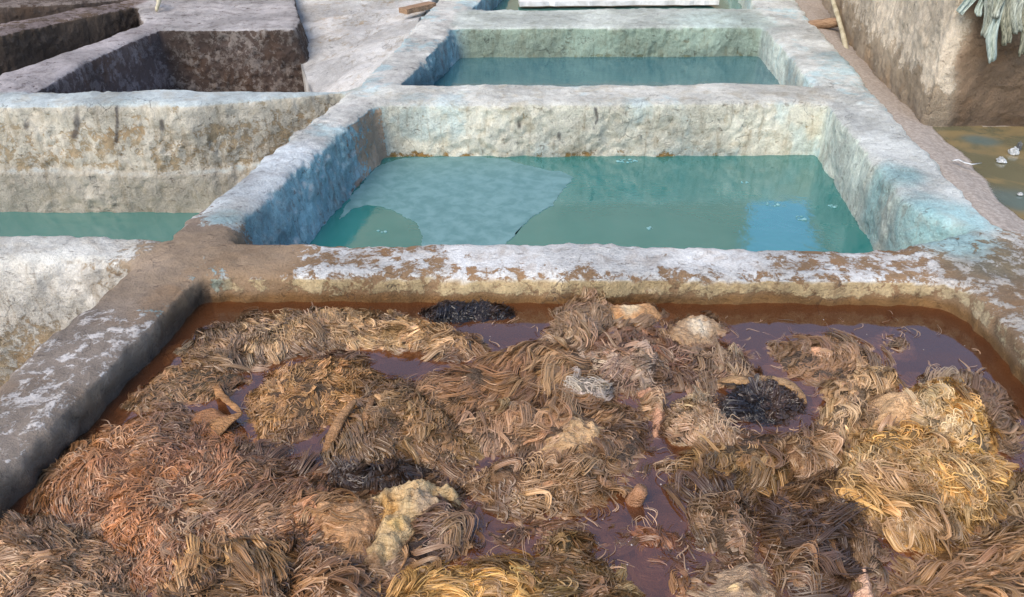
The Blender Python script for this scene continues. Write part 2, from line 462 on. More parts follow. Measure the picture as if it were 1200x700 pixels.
# ochre tide line and damp brown foot of the front vat
front = sstep(-.10, -.02, np.maximum.reduce([own_v['A'], own_v['G'], own_v['B']]))
foot = (1 - sstep(ZW + .015, ZW + .06, z + .02 * n2)) * front
inner = ((own_v['A'] > -.06) | (own_v['G'] > -.06)) * 1.0
tint(e, lin(124, 90, 48), foot * inner * .8); lime -= .45 * foot * inner
m = (own_v['B'] > -.05) * (1 - sstep(-.09, -.02, z + .04 * n2)) * (v[:, 0] > -1.75) * 1.0
tint(e, lin(84, 70, 58), m * .8)  # left rim's inner side: its shade put into the earth colour
m = (W['D'] + W['F'] + .6 * W['E'] + .5 * W['H'] * up) * sstep(.02, .4, fbm(v, 3.1, 4, 177) + .3 * n3); tint(coat, lin(176, 212, 216), np.clip(m, 0, 1) * .6)
m = sstep(.4, .6, W['C']) * (1 - up) * sstep(-.05, -.35, z + .12 * n1 + .1 * n2); m = sstep(.3, .6, W['C']) * (1 - up) * (1 - sstep(-.42, -.12, z + .16 * n1 + .14 * n2)); lime -= .34 * m; tint(e, lin(178, 158, 130), m)
# tide marks in the other vats
for k, zz, c, a in (('E', ZM, lin(158, 120, 60), .9), ('F', ZM, lin(150, 140, 105), .5), ('I', ZF, lin(120, 130, 105), .6), ('D', ZM, lin(120, 96, 78), .85)):
    m = sstep(.3, .7, W[k]) * (1 - sstep(.02, .075, z - zz + .05 * n2)) * (1 - up)
    m = m * sstep(-.12, .3, n2 + .5 * n1); lime -= .4 * a * m; tint(e, c, m * .85)
# left vat: cream band, ochre band, pale lower ledge
m = sstep(.4, .6, W['H']) * (1 - up)
band = m * (1 - sstep(-.16, -.10, z + .08 * n2)) * sstep(-.50, -.43, z + .03 * n2)
lime -= .15 * band; tint(e, lin(176, 154, 122), band * .8)
lowb = m * (1 - sstep(-.50, -.45, z + .03 * n2)); tint(coat, lin(200, 190, 172), lowb); lime += .1 * lowb
tint(coat, lin(198, 206, 200), sstep(.4, .6, W['H']) * up * .6)
# left wall of the middle vat: blue lime near, bare brown where it has broken away
c0 = np.array(P(440, 118)); dfar = np.hypot(v[:, 0] - c0[0], v[:, 1] - c0[1])
m = sstep(.4, .6, W['D']) * (1 - up) * (v[:, 1] < c0[1] + .3) * (1 - sstep(.25, .75, dfar + .25 * n1))
lime -= .34 * m; tint(e, lin(176, 156, 136), m)
m = sstep(.4, .6, W['D']) * up * blob(335, 205, 0, .5); tint(coat, lin(210, 214, 212), m)
# mint bloom on the near end of the right wall and the corner of the front rim
m = np.maximum.reduce([blob(1090, 255, 0, .27), blob(1050, 205, 0, .14), blob(1120, 285, 0, .18)])
tint(coat, lin(160, 204, 202), m * .75); lime += .12 * m
m = blob(1075, 262, 0, .12, .7) * sstep(0, .4, n3 + .3); tint(coat, lin(96, 156, 160), m * .8)
m = blob(1150, 300, 0, .22) * .6; tint(e, lin(128, 130, 112), m)
# teal stain on the far vat's back corner
m = blob(850, 25, 0, .5) * .8; tint(coat, lin(192, 208, 198), m)
m = sstep(.4, .6, W['I']) * (1 - up) * sstep(-.1, .5, n1 + (v[:, 0] - .2) * .5); tint(coat, lin(164, 184, 164), m * .7)
# drips and cracks
def crackline(pts, r, depth=.0, a=.85):
    global v
    d = np.full(nv, 9.0)
    for a0, b0 in zip(pts[:-1], pts[1:]): d = np.minimum(d, seg_dist(v, a0, b0))
    m = (1 - sstep(r * .35, r, d + .006 * n3)) * a
    np.maximum(stain, m, out=stain)
yE = P(700, 183, ZM)[1]; yH = P(60, 247, ZL)[1]
for pl in ([(697, 124), (700, 140), (696, 150), (702, 158)],): crackline([np.array(V(a, b, yE - .01)) for a, b in pl], .012, a=.8)
for pl, r in (([(32, 128), (33, 140), (29, 150)], .035), ([(88, 126), (90, 142), (87, 160)], .032), ([(136, 124), (138, 142), (137, 160), (136, 166)], .02),
              ([(190, 142), (190, 152)], .022), ([(30, 225), (33, 246)], .02)):
    crackline([np.array(V(a, b, yH - .01)) for a, b in pl], r, a=.75)
for px, py in ((608, 146), (655, 160)): crackline([np.array(V(px, py - 3, yE - .01)), np.array(V(px + 1, py + 3, yE - .01))], .018, a=.7)
stain = np.clip(stain, 0, 1)

fc = v[quads].mean(1)
own = np.argmax(sdn[quads].mean(1), 1)
keep = fc[:, 2] > -.93
LABEL = dict(
    A='front rim wall of the brown vat, bare brown earth with flaking white lime',
    B='grey brown rounded wall with white flecks along the left side of the brown vat',
    C='short whitewashed wall at far left, meeting the muddy crossing of the rims',
    D='long bluish white wall between the left vat and the teal vats, crumbling inside',
    E='cream faced cross wall with an ochre tide line behind the middle teal vat',
    F='pale mint and white wall running along the right side of the teal vats',
    I='greenish faced cross wall behind the farther teal vat',
    G='brown earthen corner rim at far right with peeling white lime patches',
    H='cream and ochre cross wall behind the left vat, with dark drips',
    L='sloping mauve grey wall at upper left running towards the dark stained block',
    K='dark blackish stained wall with a pale top and a clean cut right end',
    M='dark brown stained wall in the upper left corner with a mauve top',
    N='farthest low dark wall at the very top left of the yard')
GROUP_W = 'low earthen walls between the dye vats'
for i, k in enumerate(keys):
    sel = quads[keep & (own == i)]
    ids, inv = np.unique(sel, return_inverse=True)
    c0 = np.array([v[ids, 0].mean(), v[ids, 1].mean(), v[ids, 2].min()])
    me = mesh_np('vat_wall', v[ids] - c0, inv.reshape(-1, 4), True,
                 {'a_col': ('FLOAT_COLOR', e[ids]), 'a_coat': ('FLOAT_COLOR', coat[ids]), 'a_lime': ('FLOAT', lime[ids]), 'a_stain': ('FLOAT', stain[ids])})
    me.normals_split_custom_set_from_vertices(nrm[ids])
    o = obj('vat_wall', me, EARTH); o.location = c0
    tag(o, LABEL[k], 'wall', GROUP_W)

# ------------------------------------------------------------------ ground, liquids
def grid_patch(name, corner, nx, ny, amp=0, freq=4, seed=0, skirt=.3):
    """Bilinear patch c00,c10,c11,c01 (3-D) with noise and a skirt that gives it thickness."""
    c00, c10, c11, c01 = (np.array(c, float) for c in corner)
    s, t = np.meshgrid(np.linspace(0, 1, nx), np.linspace(0, 1, ny))
    s = s.ravel()[:, None]; t = t.ravel()[:, None]
    p = c00 * (1 - s) * (1 - t) + c10 * s * (1 - t) + c11 * s * t + c01 * (1 - s) * t
    if amp: p[:, 2] += amp * fbm(p, freq, 5, seed)
    idx = np.arange(nx * ny).reshape(ny, nx)
    f = np.stack([idx[:-1, :-1], idx[:-1, 1:], idx[1:, 1:], idx[1:, :-1]], -1).reshape(-1, 4)
    ring = np.concatenate([idx[0, :], idx[1:, -1], idx[-1, -2::-1], idx[-2:0, 0]])
    q = p[ring].copy(); q[:, 2] -= skirt; base = len(p)
    p = np.concatenate([p, q]); m = len(ring)
    a = ring; b = np.roll(ring, -1); c = base + np.roll(np.arange(m), -1); d = base + np.arange(m)
    f = np.concatenate([f, np.stack([a, d, c, b], -1)])
    return p, f

gm = mat_plain('damp_earth', (.10, .075, .055, 1), (.19, .15, .11, 1), 6, .9)
me = bpy.data.meshes.new('ground'); me.from_pydata([(-150, -150, -1.05), (150, -150, -1.05), (150, 150, -1.05), (-150, 150, -1.05)], [], [(0, 1, 2, 3)])
tag(obj('ground', me, gm), None, None, None, 'structure')

def liquid(name, pts, zz, mat, label=None, depth=.35):
    n = len(pts)
    vs = [(p[0], p[1], zz) for p in pts] + [(p[0], p[1], zz - depth) for p in pts]
    ar = sum(pts[i][0] * pts[(i + 1) % n][1] - pts[(i + 1) % n][0] * pts[i][1] for i in range(n))
    fs = [tuple(range(n)), tuple(range(2 * n - 1, n - 1, -1))]
    fs += [(i, n + i, n + (i + 1) % n, (i + 1) % n) for i in range(n)]
    if ar < 0: fs = [f[::-1] for f in fs]
    me = bpy.data.meshes.new(name); me.from_pydata(vs, [], fs)
    o = obj(name, me, mat); tag(o, label, None, None, 'structure'); return o

fl = [P(180, 330, ZW), P(1160, 335, ZW), P(1290, 470, ZW), P(1500, 760, ZW), P(-190, 760, ZW), P(-80, 620, ZW)]
liquid('brown_dye_water', fl, ZW, DYE, depth=.45)
liquid('teal_vat_water', [P(320, 300, ZM), P(1060, 305, ZM), P(985, 172, ZM), P(430, 172, ZM)], ZM, TEAL)
liquid('far_vat_water', [P(470, 108, ZF), P(940, 108, ZF), P(905, 55, ZF), P(525, 55, ZF)], ZF, DEEP)
liquid('farthest_vat_water', [P(545, 20, ZX), P(890, 20, ZX), P(860, -25, ZX), P(590, -25, ZX)], ZX, PALE, depth=.2)
liquid('left_vat_water', [P(-330, 300, ZL), P(270, 300, ZL), P(270, 225, ZL), P(-330, 225, ZL)], ZL, PALE, depth=.2)

# the plastered slope between the dark wall and the long wall
pz = [(*P(382, 104), -.50), (*P(440, 104), -.05), (*P(520, -25, -.05), -.05), (*P(318, -22, -.06), -.06)]
p, f = grid_patch('slope', pz, 70, 110, .03, 3, 5, .35)
k_ = len(p); nz = fbm(p, 3, 3, 8); p[:, 2] += (.022) * np.sin(p[:, 1] * 9 - p[:, 0] * 2 + 2 * nz)
me = mesh_np('plaster_slope', p, f, True, {'a_col': ('FLOAT_COLOR', np.tile(lin(186, 174, 156), (k_, 1))), 'a_coat': ('FLOAT_COLOR', np.tile(lin(214, 209, 200), (k_, 1)) * (1 + .08 * nz)[:, None]),
             'a_lime': ('FLOAT', .16 + .16 * nz), 'a_stain': ('FLOAT', np.zeros(k_))})
tag(obj('plaster_slope', me, EARTH), 'pale smooth plaster slope beside the dark stained wall at upper left', 'slope')

# wet yard on the right
def mat_yard():
    s = NT('wet_yard'); geo = s.n('NewGeometry').outputs['Position']
    a = s.noise(geo, 2.6, 5, .55, 1.0); b = s.noise(geo, 40, 5, .7); w = s.attr('a_wet').outputs['Fac']
    c = s.mix(s.ramp(a, .42, .6), (.115, .105, .058, 1), (.21, .155, .072, 1))
    mud = s.mix(s.ramp(b, .35, .7), (.24, .195, .155, 1), (.42, .355, .29, 1))
    teal = s.attr('a_teal').outputs['Fac']
    c = s.mix(teal, c, (.07, .12, .115, 1))
    wm = s.ramp(s.math('ADD', w, s.math('MULTIPLY', s.math('SUBTRACT', b, .5), .4)), .4, .6)
    c = s.mix(wm, mud, c)
    r = s.math('SUBTRACT', .8, s.math('MULTIPLY', wm, .72))
    h = s.math('MULTIPLY', b, s.math('SUBTRACT', 1.0, s.math('MULTIPLY', wm, .93)))
    s.p(Base_Color=c, Roughness=r, Normal=s.bump(h, .6, .012)); return s.m
ZG = -.10
gp = [(*P(1150, 292), ZG), (*P(1900, 300, ZG), ZG), (*P(1500, -30, ZG), ZG), (*P(896, -25), ZG)]
p, f = grid_patch('yard', gp, 160, 220, .006, 5, 12, .3)
q2 = p[:, :2]
outer = np.array([P(932, 0), P(985, 60), P(1060, 150), P(1165, 263), P(1195, 292)])
dF = np.min([seg_dist(q2, outer[i], outer[i + 1]) for i in range(4)], 0)
wet = sstep(.22, .36, dF + .08 * fbm(p, 3, 3, 4)) * (q2[:, 1] < P(1085, 149, ZG)[1] + .02)
p[:, 2] += (.05 * (1 - sstep(.05, .34, dF + .04 * fbm(p, 6, 3, 2))))
tl = np.zeros(len(p))
for px, py, r in ((1190, 235, .22), (1150, 165, .12)):
    c = P(px, py, ZG); tl = np.maximum(tl, 1 - sstep(.4, 1.2, np.hypot(q2[:, 0] - c[0], q2[:, 1] - c[1]) / r + .3 * fbm(p, 5, 3, 6)))
me = mesh_np('wet_ground', p, f, True, {'a_wet': ('FLOAT', wet), 'a_teal': ('FLOAT', tl * .8)})
tag(obj('wet_ground', me, mat_yard()), None, None, None, 'structure')

# ------------------------------------------------------------------ big block on the right
yQ = P(1085, 149, ZG)[1]
def make_block():
    ft = [P(1082, 149, ZG), P(1040, 108, ZG), P(1000, 62, ZG), P(965, 5, ZG), P(950, -30, ZG)]
    right = (4.6, yQ + .05)
    top = [np.array(q) for q in ft] + [np.array((4.6, ft[-1][1])), np.array(right)]
    w = dict(top=np.array(top), mid=np.array(top), zt=1.15, zm=.2, zb=-.4)
    return prism(w)
vs, fs = make_block()
me0 = bpy.data.meshes.new('b'); me0.from_pydata(vs, [], fs); tb = bpy.data.objects.new('b', me0); col.objects.link(tb)
rm = tb.modifiers.new('r', 'REMESH'); rm.mode = 'VOXEL'; rm.voxel_size = .02
dg = bpy.context.evaluated_depsgraph_get(); ev = tb.evaluated_get(dg).to_mesh()
bv = np.empty(len(ev.vertices) * 3, np.float32); ev.vertices.foreach_get('co', bv); bv = bv.reshape(-1, 3).astype(float)
bq = np.empty(len(ev.loops), np.int32); ev.loops.foreach_get('vertex_index', bq); bq = bq.reshape(-1, 4)
bn = np.empty(len(ev.vertices) * 3, np.float32); ev.vertex_normals.foreach_get('vector', bn); bn = bn.reshape(-1, 3).astype(float)
tb.evaluated_get(dg).to_mesh_clear(); bpy.data.objects.remove(tb); bpy.data.meshes.remove(me0)
dis = fbm(bv, 2.5, 3, 40) * .022 + fbm(bv * np.array([1, 1, .5]), 9, 4, 44) * .028 + fbm(bv * np.array([1, 1, 1.6]), 24, 3, 47) * .016
bv = bv + bn * dis[:, None]
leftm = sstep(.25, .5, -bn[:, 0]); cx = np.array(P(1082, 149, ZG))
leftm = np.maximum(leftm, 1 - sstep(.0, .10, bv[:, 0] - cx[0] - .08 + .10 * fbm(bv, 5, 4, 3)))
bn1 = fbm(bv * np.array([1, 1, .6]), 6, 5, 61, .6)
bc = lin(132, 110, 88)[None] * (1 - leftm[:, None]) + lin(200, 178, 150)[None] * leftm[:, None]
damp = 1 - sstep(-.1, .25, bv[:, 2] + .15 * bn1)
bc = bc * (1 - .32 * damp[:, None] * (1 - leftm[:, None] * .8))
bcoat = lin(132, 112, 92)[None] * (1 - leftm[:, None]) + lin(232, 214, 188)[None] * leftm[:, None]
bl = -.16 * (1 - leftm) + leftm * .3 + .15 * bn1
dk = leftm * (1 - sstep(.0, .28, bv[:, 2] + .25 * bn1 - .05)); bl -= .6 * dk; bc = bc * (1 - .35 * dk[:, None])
c0 = np.array([bv[:, 0].mean(), bv[:, 1].mean(), -.4])
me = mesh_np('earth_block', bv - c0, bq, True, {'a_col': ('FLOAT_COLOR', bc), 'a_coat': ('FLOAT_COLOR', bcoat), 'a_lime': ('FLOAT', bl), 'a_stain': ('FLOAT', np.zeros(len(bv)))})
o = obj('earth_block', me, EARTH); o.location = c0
tag(o, 'tall earthen wall block at upper right, tan left side and brown front', 'wall')

# ------------------------------------------------------------------ unseen houses, added so the teal water mirrors them and a gap of sky
HOUSE = mat_plain('sunbaked_plaster', (.30, .22, .14, 1), (.42, .33, .23, 1), 1.3, .9, .4)
DARK = mat_plain('dark_opening', (.02, .018, .015, 1), (.035, .03, .025, 1), 3, .8, .1)
def house(x0, x1, y0, y1, top, wins, label):
    root = empty('house', ((x0 + x1) / 2, (y0 + y1) / 2, -1.05), label, 'house')
    loc = np.array(root.location)
    def box(name, a, b, mat, par):
        (ax, ay, az), (bx, by, bz) = a, b
        vs = [(x, y, zz) for zz in (az, bz) for x, y in ((ax, ay), (bx, ay), (bx, by), (ax, by))]
        me = bpy.data.meshes.new(name)
        me.from_pydata([tuple(np.array(q) - loc) for q in vs], [], [(3, 2, 1, 0), (4, 5, 6, 7), (0, 1, 5, 4), (1, 2, 6, 5), (2, 3, 7, 6), (3, 0, 4, 7)])
        return obj(name, me, mat, par)
    box('facade', (x0, y0, -1.05), (x1, y1, top - .5), HOUSE, root)
    box('parapet', (x0 - .08, y0 - .08, top - .497), (x1 + .08, y1 + .08, top), HOUSE, root)
    for wx, wz in wins:
        box('window', (wx - .35, y0 - .03, wz), (wx + .35, y0 + .3, wz + 1.0), DARK, root)
    return root
house(-15, 4.62, 14.2, 20, 6.4, [(-9, 1.2), (-5.5, 1.0), (-2, .9), (1.2, .8)], 'unseen long tan plastered house, added beyond the vats for its reflection, left of the gap to the sky')
house(7.75, 18, 14.6, 18, 6.6, [(9.4, 1.0), (11.5, 1.2), (13.5, 1.2)], 'unseen tan plastered house, added beyond the vats for its reflection, right of the gap to the sky')

# ------------------------------------------------------------------ sheepskins floating in the brown vat
ZP = ZW + .025
def wpoly(pts): return np.array([P(a, b, ZP) for a, b in pts])
def ell(cx, cy, rx, ry, rot=0, n=14):
    a = np.linspace(0, 2 * math.pi, n, endpoint=False); r = math.radians(rot)
    x = rx * np.cos(a); y = ry * np.sin(a)
    return [(cx + p * math.cos(r) - q * math.sin(r), cy + p * math.sin(r) + q * math.cos(r)) for p, q in zip(x, y)]

class Skin:
    """Footprint and height of one soaked fleece, heaped above the liquid and sinking under it at its edge."""
    def __init__(s, px, height=.05, edge=.10, lump=.5, lfreq=9, seed=0, grow=1.06, zoff=0.0):
        pl = chaikin(wpoly(px), 2); c = pl.mean(0); pl = c + (pl - c) * grow
        q = np.c_[pl, np.zeros(len(pl))]
        n = np.stack([vnoise(q, 5, seed), vnoise(q, 5, seed + 7)], 1) * .03 + np.stack([vnoise(q, 15, seed), vnoise(q, 15, seed + 7)], 1) * .022
        s.poly = pl + n; s.c = s.poly.mean(0)
        s.h, s.e, s.l, s.f, s.seed, s.zo = height, edge, lump, lfreq, seed, zoff
        s.lo = s.poly.min(0); s.hi = s.poly.max(0)
        s.area = 0.5 * abs(np.sum(s.poly[:, 0] * np.roll(s.poly[:, 1], -1) - np.roll(s.poly[:, 0], -1) * s.poly[:, 1]))
    def sd(s, xy): return poly_sd(xy, s.poly)
    def z(s, xy, sd=None):
        sd = s.sd(xy) if sd is None else sd
        q = np.c_[xy, np.zeros(len(xy))]
        n = fbm(q, s.f, 3, s.seed + 3)
        n = n + .6 * (1 - np.abs(vnoise(q, s.f * 1.6, s.seed + 9)) * 2) * .5
        t = sstep(-.45 * s.e, s.e, sd)
        return ZW - .045 + s.zo + (t ** .8) * (s.h + .045 + s.h * s.l * n) - .12 * np.clip(-sd / .06, 0, 1)
    def normal(s, xy):
        d = .006
        gx = (s.z(xy + [d, 0]) - s.z(xy - [d, 0])) / (2 * d); gy = (s.z(xy + [0, d]) - s.z(xy - [0, d])) / (2 * d)
        n = np.c_[-gx, -gy, np.ones(len(xy))]
        return n / np.linalg.norm(n, axis=1)[:, None]

def hide_mesh(sk, colr, step=.009, pad=.035, var=.12, detail=.006, patches=()):
    nx = int((sk.hi[0] - sk.lo[0] + 2 * pad) / step) + 2; ny = int((sk.hi[1] - sk.lo[1] + 2 * pad) / step) + 2
    gx, gy = np.meshgrid(np.linspace(sk.lo[0] - pad, sk.hi[0] + pad, nx), np.linspace(sk.lo[1] - pad, sk.hi[1] + pad, ny))
    xy = np.c_[gx.ravel(), gy.ravel()]; sd = sk.sd(xy)
    zz = sk.z(xy, sd); q = np.c_[xy, np.zeros(len(xy))]
    fold = 1 - np.abs(fbm(q * np.array([1, 1.7, 1]), 16, 3, sk.seed + 55)) * 2.4
    zz = zz + detail * (fold + .25 * (1 - np.abs(fbm(q * np.array([1.6, .8, 1]), 38, 2, sk.seed + 15)) * 2.6) + fbm(q, 60, 2, sk.seed + 5)) * sstep(0, .05, sd)
    ok = sd > -pad
    idx = np.arange(nx * ny).reshape(ny, nx)
    f = np.stack([idx[:-1, :-1], idx[:-1, 1:], idx[1:, 1:], idx[1:, :-1]], -1).reshape(-1, 4)
    f = f[ok[f].all(1)]
    # turn the sheet's border downward and close it underneath
    v_ = np.c_[xy, zz]
    ids, inv = np.unique(f, return_inverse=True); f = inv.reshape(-1, 4); v_ = v_[ids]; n0 = len(v_)
    vb = v_.copy(); vb[:, 2] -= .02
    ee = np.sort(np.stack([f, np.roll(f, -1, 1)], -1).reshape(-1, 2), 1); eo = np.stack([f, np.roll(f, -1, 1)], -1).reshape(-1, 2)
    key = ee[:, 0].astype(np.int64) * n0 + ee[:, 1]; _, fi, ct = np.unique(key, return_index=True, return_counts=True)
    be = eo[fi[ct == 1]]
    side = np.stack([be[:, 1], be[:, 0], be[:, 0] + n0, be[:, 1] + n0], -1)
    faces = np.concatenate([f, f[:, ::-1] + n0, side])
    v_ = np.concatenate([v_, vb]); q = v_ * np.array([1, 1, 1])
    c = np.tile(np.asarray(colr)[None], (len(v_), 1)) * (1 + var * fbm(q, 14, 4, sk.seed + 8))[:, None]
    for (px, py, r, pc) in patches:
        w = np.array(P(px, py, ZP + .03)); m = 1 - sstep(.5, 1.3, np.hypot(v_[:, 0] - w[0], v_[:, 1] - w[1]) / r + .5 * fbm(q, 16, 3, 77))
        c = c * (1 - m[:, None]) + np.asarray(pc)[None] * m[:, None]
    return mesh_np('hide', v_, faces, True, {'a_col': ('FLOAT_COLOR', np.clip(c, 0, 1))})

STRANDS = 22
def locks_mesh(roots, nrmv, dirs, L, Wd, lift, curl, freq, cols, droop, sink, K=10, name='wool', taper=.8, strands=STRANDS):
    """Each tuft is a bundle of strands on one wavy spine, drawn together into a point as soaked wool is."""
    n = len(roots); t = np.linspace(0, 1, K); freq = freq + rng.normal(0, .9, n)
    side = np.cross(nrmv, dirs); side /= np.linalg.norm(side, axis=1)[:, None] + 1e-9
    ph = 5.5 * vnoise(roots, 8, 61) + rng.normal(0, .55, n); hand = np.ones(n)       # neighbours wave together
    bend = .75 * vnoise(roots, 7, 63) * np.maximum(curl, .6) + rng.normal(0, .22, n)
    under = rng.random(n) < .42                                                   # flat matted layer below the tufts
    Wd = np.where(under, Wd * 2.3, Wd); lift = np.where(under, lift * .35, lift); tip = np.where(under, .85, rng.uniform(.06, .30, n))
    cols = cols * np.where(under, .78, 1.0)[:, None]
    sp_ = np.empty((n, K, 3))
    for k in range(K):
        tt = t[k]
        lat = curl * (np.sin(ph + freq * tt * hand) - np.sin(ph)) * .23 * (.4 + .6 * tt) + bend * tt * tt * .5
        fw = tt * (1 - .18 * np.abs(bend) * tt)
        upv = lift * (tt * (1.3 - tt)) + curl * .05 * (np.cos(ph + freq * tt) - np.cos(ph)) - droop * tt * tt
        sp_[:, k] = roots + L[:, None] * (dirs * fw[:, None] + side * lat[:, None]) + (L * upv)[:, None] * nrmv
    S = strands; N = n * S
    rp = lambda x: np.repeat(x, S, 0)
    u = np.clip(rng.normal(0, .42, N), -.85, .85) * rp(Wd); w_ = rng.uniform(-.9, .5, N) * rp(Wd); hh = rng.uniform(-.1, .5, N) * rp(Wd)
    a_t = 1 - (1 - rp(tip))[:, None] * np.interp(t, [0, .35, .7, 1], [0, .15, .62, 1])[None]
    fly = 1 + ((rng.random(N) < .035) & ~rp(under))[:, None] * t[None] ** 2 * 3.5
    tw = rp(rng.normal(0, 1.3, n))[:, None] * t[None]
    jx = rng.normal(0, .03, N)[:, None] * rp(Wd)[:, None] * np.sin(rng.uniform(0, 6.283, N)[:, None] + t[None] * 7)
    uu_ = (u[:, None] * np.cos(tw) - hh[:, None] * np.sin(tw)) * a_t * fly + jx
    hv_ = (u[:, None] * np.sin(tw) * .6 + hh[:, None] * np.cos(tw)) * a_t * np.interp(t, [0, .4, 1], [.5, 1.1, .8])[None]
    ext = rng.uniform(.82, 1.08, N)
    ctr = rp(sp_); ctr = ctr[:, :1] + (ctr - ctr[:, :1]) * ext[:, None, None]
    ctr = ctr + rp(side)[:, None] * uu_[:, :, None] + rp(dirs)[:, None] * (w_[:, None] * a_t)[:, :, None] + rp(nrmv)[:, None] * hv_[:, :, None]
    zf = ZW + rp(sink)[:, None] * np.linspace(.3, 1, K)[None]       # whatever reaches the liquid floats out on it
    ctr[:, :, 2] = np.where(ctr[:, :, 2] < zf, zf + (ctr[:, :, 2] - zf) * .22, ctr[:, :, 2])
    tan = np.gradient(ctr, axis=1); tan /= np.linalg.norm(tan, axis=2)[:, :, None] + 1e-9
    S2 = np.cross(np.broadcast_to(rp(nrmv)[:, None], tan.shape), tan); S2 /= np.linalg.norm(S2, axis=2)[:, :, None] + 1e-9
    N2 = np.cross(tan, S2)
    prof = np.interp(t, [0, .25, .6, .85, 1], [.9, 1.0, .95, .75, 1 - taper])
    r = np.clip(rp(Wd)[:, None] * .07, .0008, .0014) * rng.uniform(.6, 1.5, N)[:, None] * prof[None]
    roll = rng.normal(0, .30, N)[:, None, None] + rng.normal(0, .25, N)[:, None, None] * t[None, :, None]
    A = np.cos(roll) * S2 + np.sin(roll) * N2
    vv = np.stack([ctr - A * r[:, :, None], ctr + A * r[:, :, None]], 2)
    base = (np.arange(N) * K * 2)[:, None]; kk = np.arange(K - 1)[None] * 2
    f = np.stack([base + kk, base + kk + 1, base + kk + 3, base + kk + 2], -1).reshape(-1, 4)
    cs = rp(cols) * np.exp(rng.normal(0, .09, N))[:, None]
    cc = np.broadcast_to(cs[:, None, None, :], (N, K, 2, 3)).reshape(-1, 3)
    return mesh_np(name, vv.reshape(-1, 3), f, True, {'a_col': ('FLOAT_COLOR', np.clip(cc, 0, 1))})

N_LOCKS = [0]
def wool_for(sk, colr, flow=0, mode='dir', L=.055, wd=.012, dens=1.0, lift=.35, curl=1.0, freq=5.0, spread=.35, swirl=1.0, droop=.25, cvar=.22, alt=None, altp=.25,
             inner=-.016, mask=None, seed=1, sink=.002, parent=None, name='wool', taper=.85):
    wd = wd * 1.15; L = L * 1.0; spread = spread * .5; curl = curl * 1.1; freq = freq * 1.15; cvar = cvar * .8
    n = int(sk.area * 1.25 / (L * wd) * 2.5 * dens); n = max(n, 12)
    out = []; got = 0
    while got < n:
        xy = rng.uniform(sk.lo - .03, sk.hi + .03, (n, 2)); d = sk.sd(xy); k = d > inner
        if mask is not None: k &= mask(xy)
        out.append(xy[k]); got += k.sum()
        if k.sum() == 0: break
    xy = np.concatenate(out)[:n]; n = len(xy)
    if n == 0: return None
    N_LOCKS[0] += n
    q = np.c_[xy, np.zeros(n)]
    a0 = fbm(q, 4.5, 2, seed + 200) * 1.9 * swirl + vnoise(q, 11, seed + 230) * .45 * swirl
    if mode == 'radial':
        d = xy - sk.c; th = np.arctan2(d[:, 1], d[:, 0]) + math.radians(flow)
        f0 = np.linalg.norm(d, axis=1) / max(1e-6, math.sqrt(sk.area / math.pi))
        th = th + a0 * .6
    else:
        th = math.radians(flow) + a0
    sdv = sk.sd(xy)
    eo = 1 - sstep(0, sk.e * .7, sdv)                      # near the border the wool hangs outward
    g = np.stack([sk.sd(xy + [.004, 0]) - sk.sd(xy - [.004, 0]), sk.sd(xy + [0, .004]) - sk.sd(xy - [0, .004])], 1)
    g = -g / (np.linalg.norm(g, axis=1)[:, None] + 1e-9)
    dv = np.stack([np.cos(th), np.sin(th)], 1) * (1 - .55 * eo)[:, None] + g * (.7 * eo)[:, None]
    th = np.arctan2(dv[:, 1], dv[:, 0]) + rng.normal(0, spread, n)
    nn = sk.normal(xy)
    dirs = np.c_[np.cos(th), np.sin(th), np.zeros(n)]
    dirs -= nn * np.sum(dirs * nn, 1)[:, None]; dirs /= np.linalg.norm(dirs, axis=1)[:, None]
    roots = np.c_[xy, sk.z(xy, sdv) - .002]
    LL = L * np.clip(rng.lognormal(0, .28, n), .5, 1.5); WW = wd * rng.lognormal(0, .30, n)
    base = np.tile(np.asarray(colr)[None], (n, 1))
    cl = fbm(q, 9, 3, seed + 300)
    if alt is not None:
        m = sstep(.62 - altp, .95 - altp, cl * .9 + .5 + rng.normal(0, .10, n))[:, None]
        base = base * (1 - m) + np.asarray(alt)[None] * m
    if colr[0] > .08:
        g = (.62 * sstep(-.25, .4, fbm(q, 3.2, 3, 900)) * (1 if alt is not None else .6))[:, None]
        base = base * (1 - g) + C(146, 108, 72)[None] * g
        g = (.7 * sstep(.05, .45, fbm(q, 6.1, 3, 950)))[:, None]
        base = base * (1 - g) + C(88, 64, 48)[None] * g
    base = base * (.74 + .26 * sstep(ZW, ZW + .03, roots[:, 2]))[:, None]        # soaked wool is darker
    base = base * np.exp(rng.normal(0, cvar, n) + .25 * fbm(q, 22, 2, seed + 330))[:, None]
    base = base * (1 + rng.normal(0, .02, (n, 3)))
    lf = lift * rng.uniform(.3, 1.5, n)
    cu = curl * rng.lognormal(0, .35, n)
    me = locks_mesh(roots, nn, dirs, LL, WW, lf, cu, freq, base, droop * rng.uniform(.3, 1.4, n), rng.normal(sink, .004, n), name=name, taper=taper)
    return obj(name, me, WOOL, parent)

KALB = 1.02       # soaked wool and hide reflect about this share of what the sunlit picture shows
def C(r, g, b): return lin(r, g, b) * KALB * np.array((1.03, .98, .92))
OB, TAN, GT, GOLD, CL = C(174, 118, 74), C(176, 136, 96), C(180, 146, 114), C(224, 176, 102), C(226, 200, 158)
OCH, DB, BK, PL, OLV = C(164, 124, 78), C(76, 58, 46), C(36, 31, 32), C(208, 166, 140), C(138, 114, 80)
PALEW, RED = C(206, 180, 140), C(128, 90, 66)

